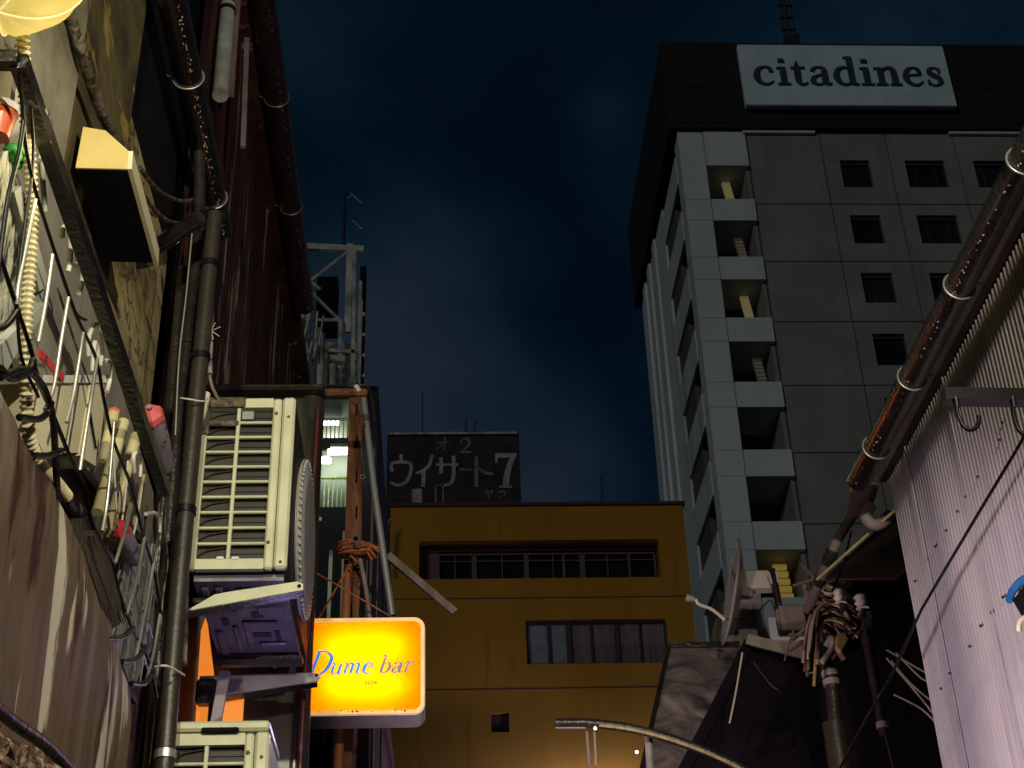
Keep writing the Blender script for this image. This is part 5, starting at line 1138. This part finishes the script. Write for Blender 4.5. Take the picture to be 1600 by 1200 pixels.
# curved awning rail at the bottom
cr = thing('curved_awning_rail', Y(930, 1150, 5.0), 'curved metal awning rail sweeping across the bottom', 'awning rail')
pr_ = smooth_pts([Y(868, 1130, 5.0), Y(920, 1130, 5.0), Y(985, 1138, 5.0), Y(1050, 1155, 5.0), Y(1120, 1182, 5.0), Y(1185, 1215, 5.0)], 8)
MB().tube(pr_, .016, 12).build('rail', 'pipe_black', cr)
MB().tube([p+Vector((0, -.012, -.008)) for p in pr_[10:]], .0055, 8).build('light_streak', 'wood', cr)  # pale strip stands in for yellow light along the rail end
for a, b in (((917, 1142), (922, 1195)), ((929, 1140), (932, 1195))): MB().tube([Y(*a, 5.03), Y(*b, 5.03)], .006, 8).build('post', 'pinkish', cr)
MB().tube([Y(1013, 1150, 5.05), Y(1018, 1230, 5.05)], .014, 10).build('post', 'bracketgrey', cr)
MB().tube([Y(868, 1137, 5.0), Y(915, 1137, 5.0)], .003, 6).build('wire', 'bracketgrey', cr)
for lab, p in (('tiny bright bulb under the curved awning rail', (930, 1138)), ('tiny bright bulb left of the mottled awning edge', (995, 1175))):
    b_ = thing('tiny_bulb', Y(*p, 4.95), lab, 'bulb', 'tiny bulbs at the rail'); MB().sphere(Y(*p, 4.95), .006, 8, 6).build('glass', 'bulbsmall', b_); MB().tube([Y(*p, 4.95)+EZ*.006, Y(*p, 4.95)+EZ*.016], .004, 8).build('socket', 'pipe_black', b_)

# ================================================================== outside the frame: fixtures of the lamps and unseen houses added for shade
def housing(name, p, label, mt_='bulbsmall'):
    t = thing(name, p, label, 'lamp'); p = Vector(p)
    MB().tube([p+EZ*.30, p+EZ*.20], [.05, .16], 16).build('shade', 'pipe_black', t)
    MB().sphere(p+EZ*.22, .035, 12, 8).build('bulb', mt_, t)
    return t
housing('street_lamp', LBL, 'street lamp just below the frame before the yellow building')
bh_ = thing('rear_shade_house', (0, -3.4, 0), 'unseen dark house added behind the camera to shade the alley', 'building')  # unseen, added to keep the town glow off the alley
MB().box((-6, -4, 0), (5, -2.6, 9.5)).build('wall', 'dark', bh_)
MB().box((-6, -4.1, 9.5), (5, -2.5, 9.7)).build('roof', 'dark', bh_)
lh = thing('left_rear_shade_house', (-2.2, -1, 0), 'unseen dark house added on the left beside the camera', 'building')
MB().box((-5, -2.5, 0), (-1.2, .15, 9.5)).build('wall', 'dark', lh)
MB().box((-5, -2.55, 9.5), (-1.1, .2, 9.6)).build('roof', 'dark', lh)

# seams, straps and small things on the corrugated wall and shed
for px in (1452, 1538):
    q = X(px, 900, WX-.012); MB().box((WX-.014, q.y-.004, 0), (WX-.010, q.y+.001, z1)).build('lap_seam', 'corr_grey', rh)
for lab, p, mt_ in (('sagging black cable across the dark shed front', ((1178, 1035), (1220, 1080), (1290, 1070)), 'thinblack'), ('thin pale cable along the mottled awning edge', ((1160, 1020), (1150, 1080), (1140, 1130)), 'cablewhite'), ('brown cable dropping from the beam to the dark shed', ((1240, 985), (1232, 1010), (1226, 1032)), 'cablebrown'), ('dark cable looping from the funnel to the scrap heap', ((1330, 830), (1318, 880), (1300, 925)), 'thinblack')):
    tag(MB().tube(smooth_pts([Y(*q, 5.9 if 'shed' in lab or 'awning' in lab else 5.2) for q in p]), .0045, 6).build('slack_cable', mt_), lab, 'cable')
for o in bpy.data.objects:
    if '_o' in o.keys(): del o['_o']
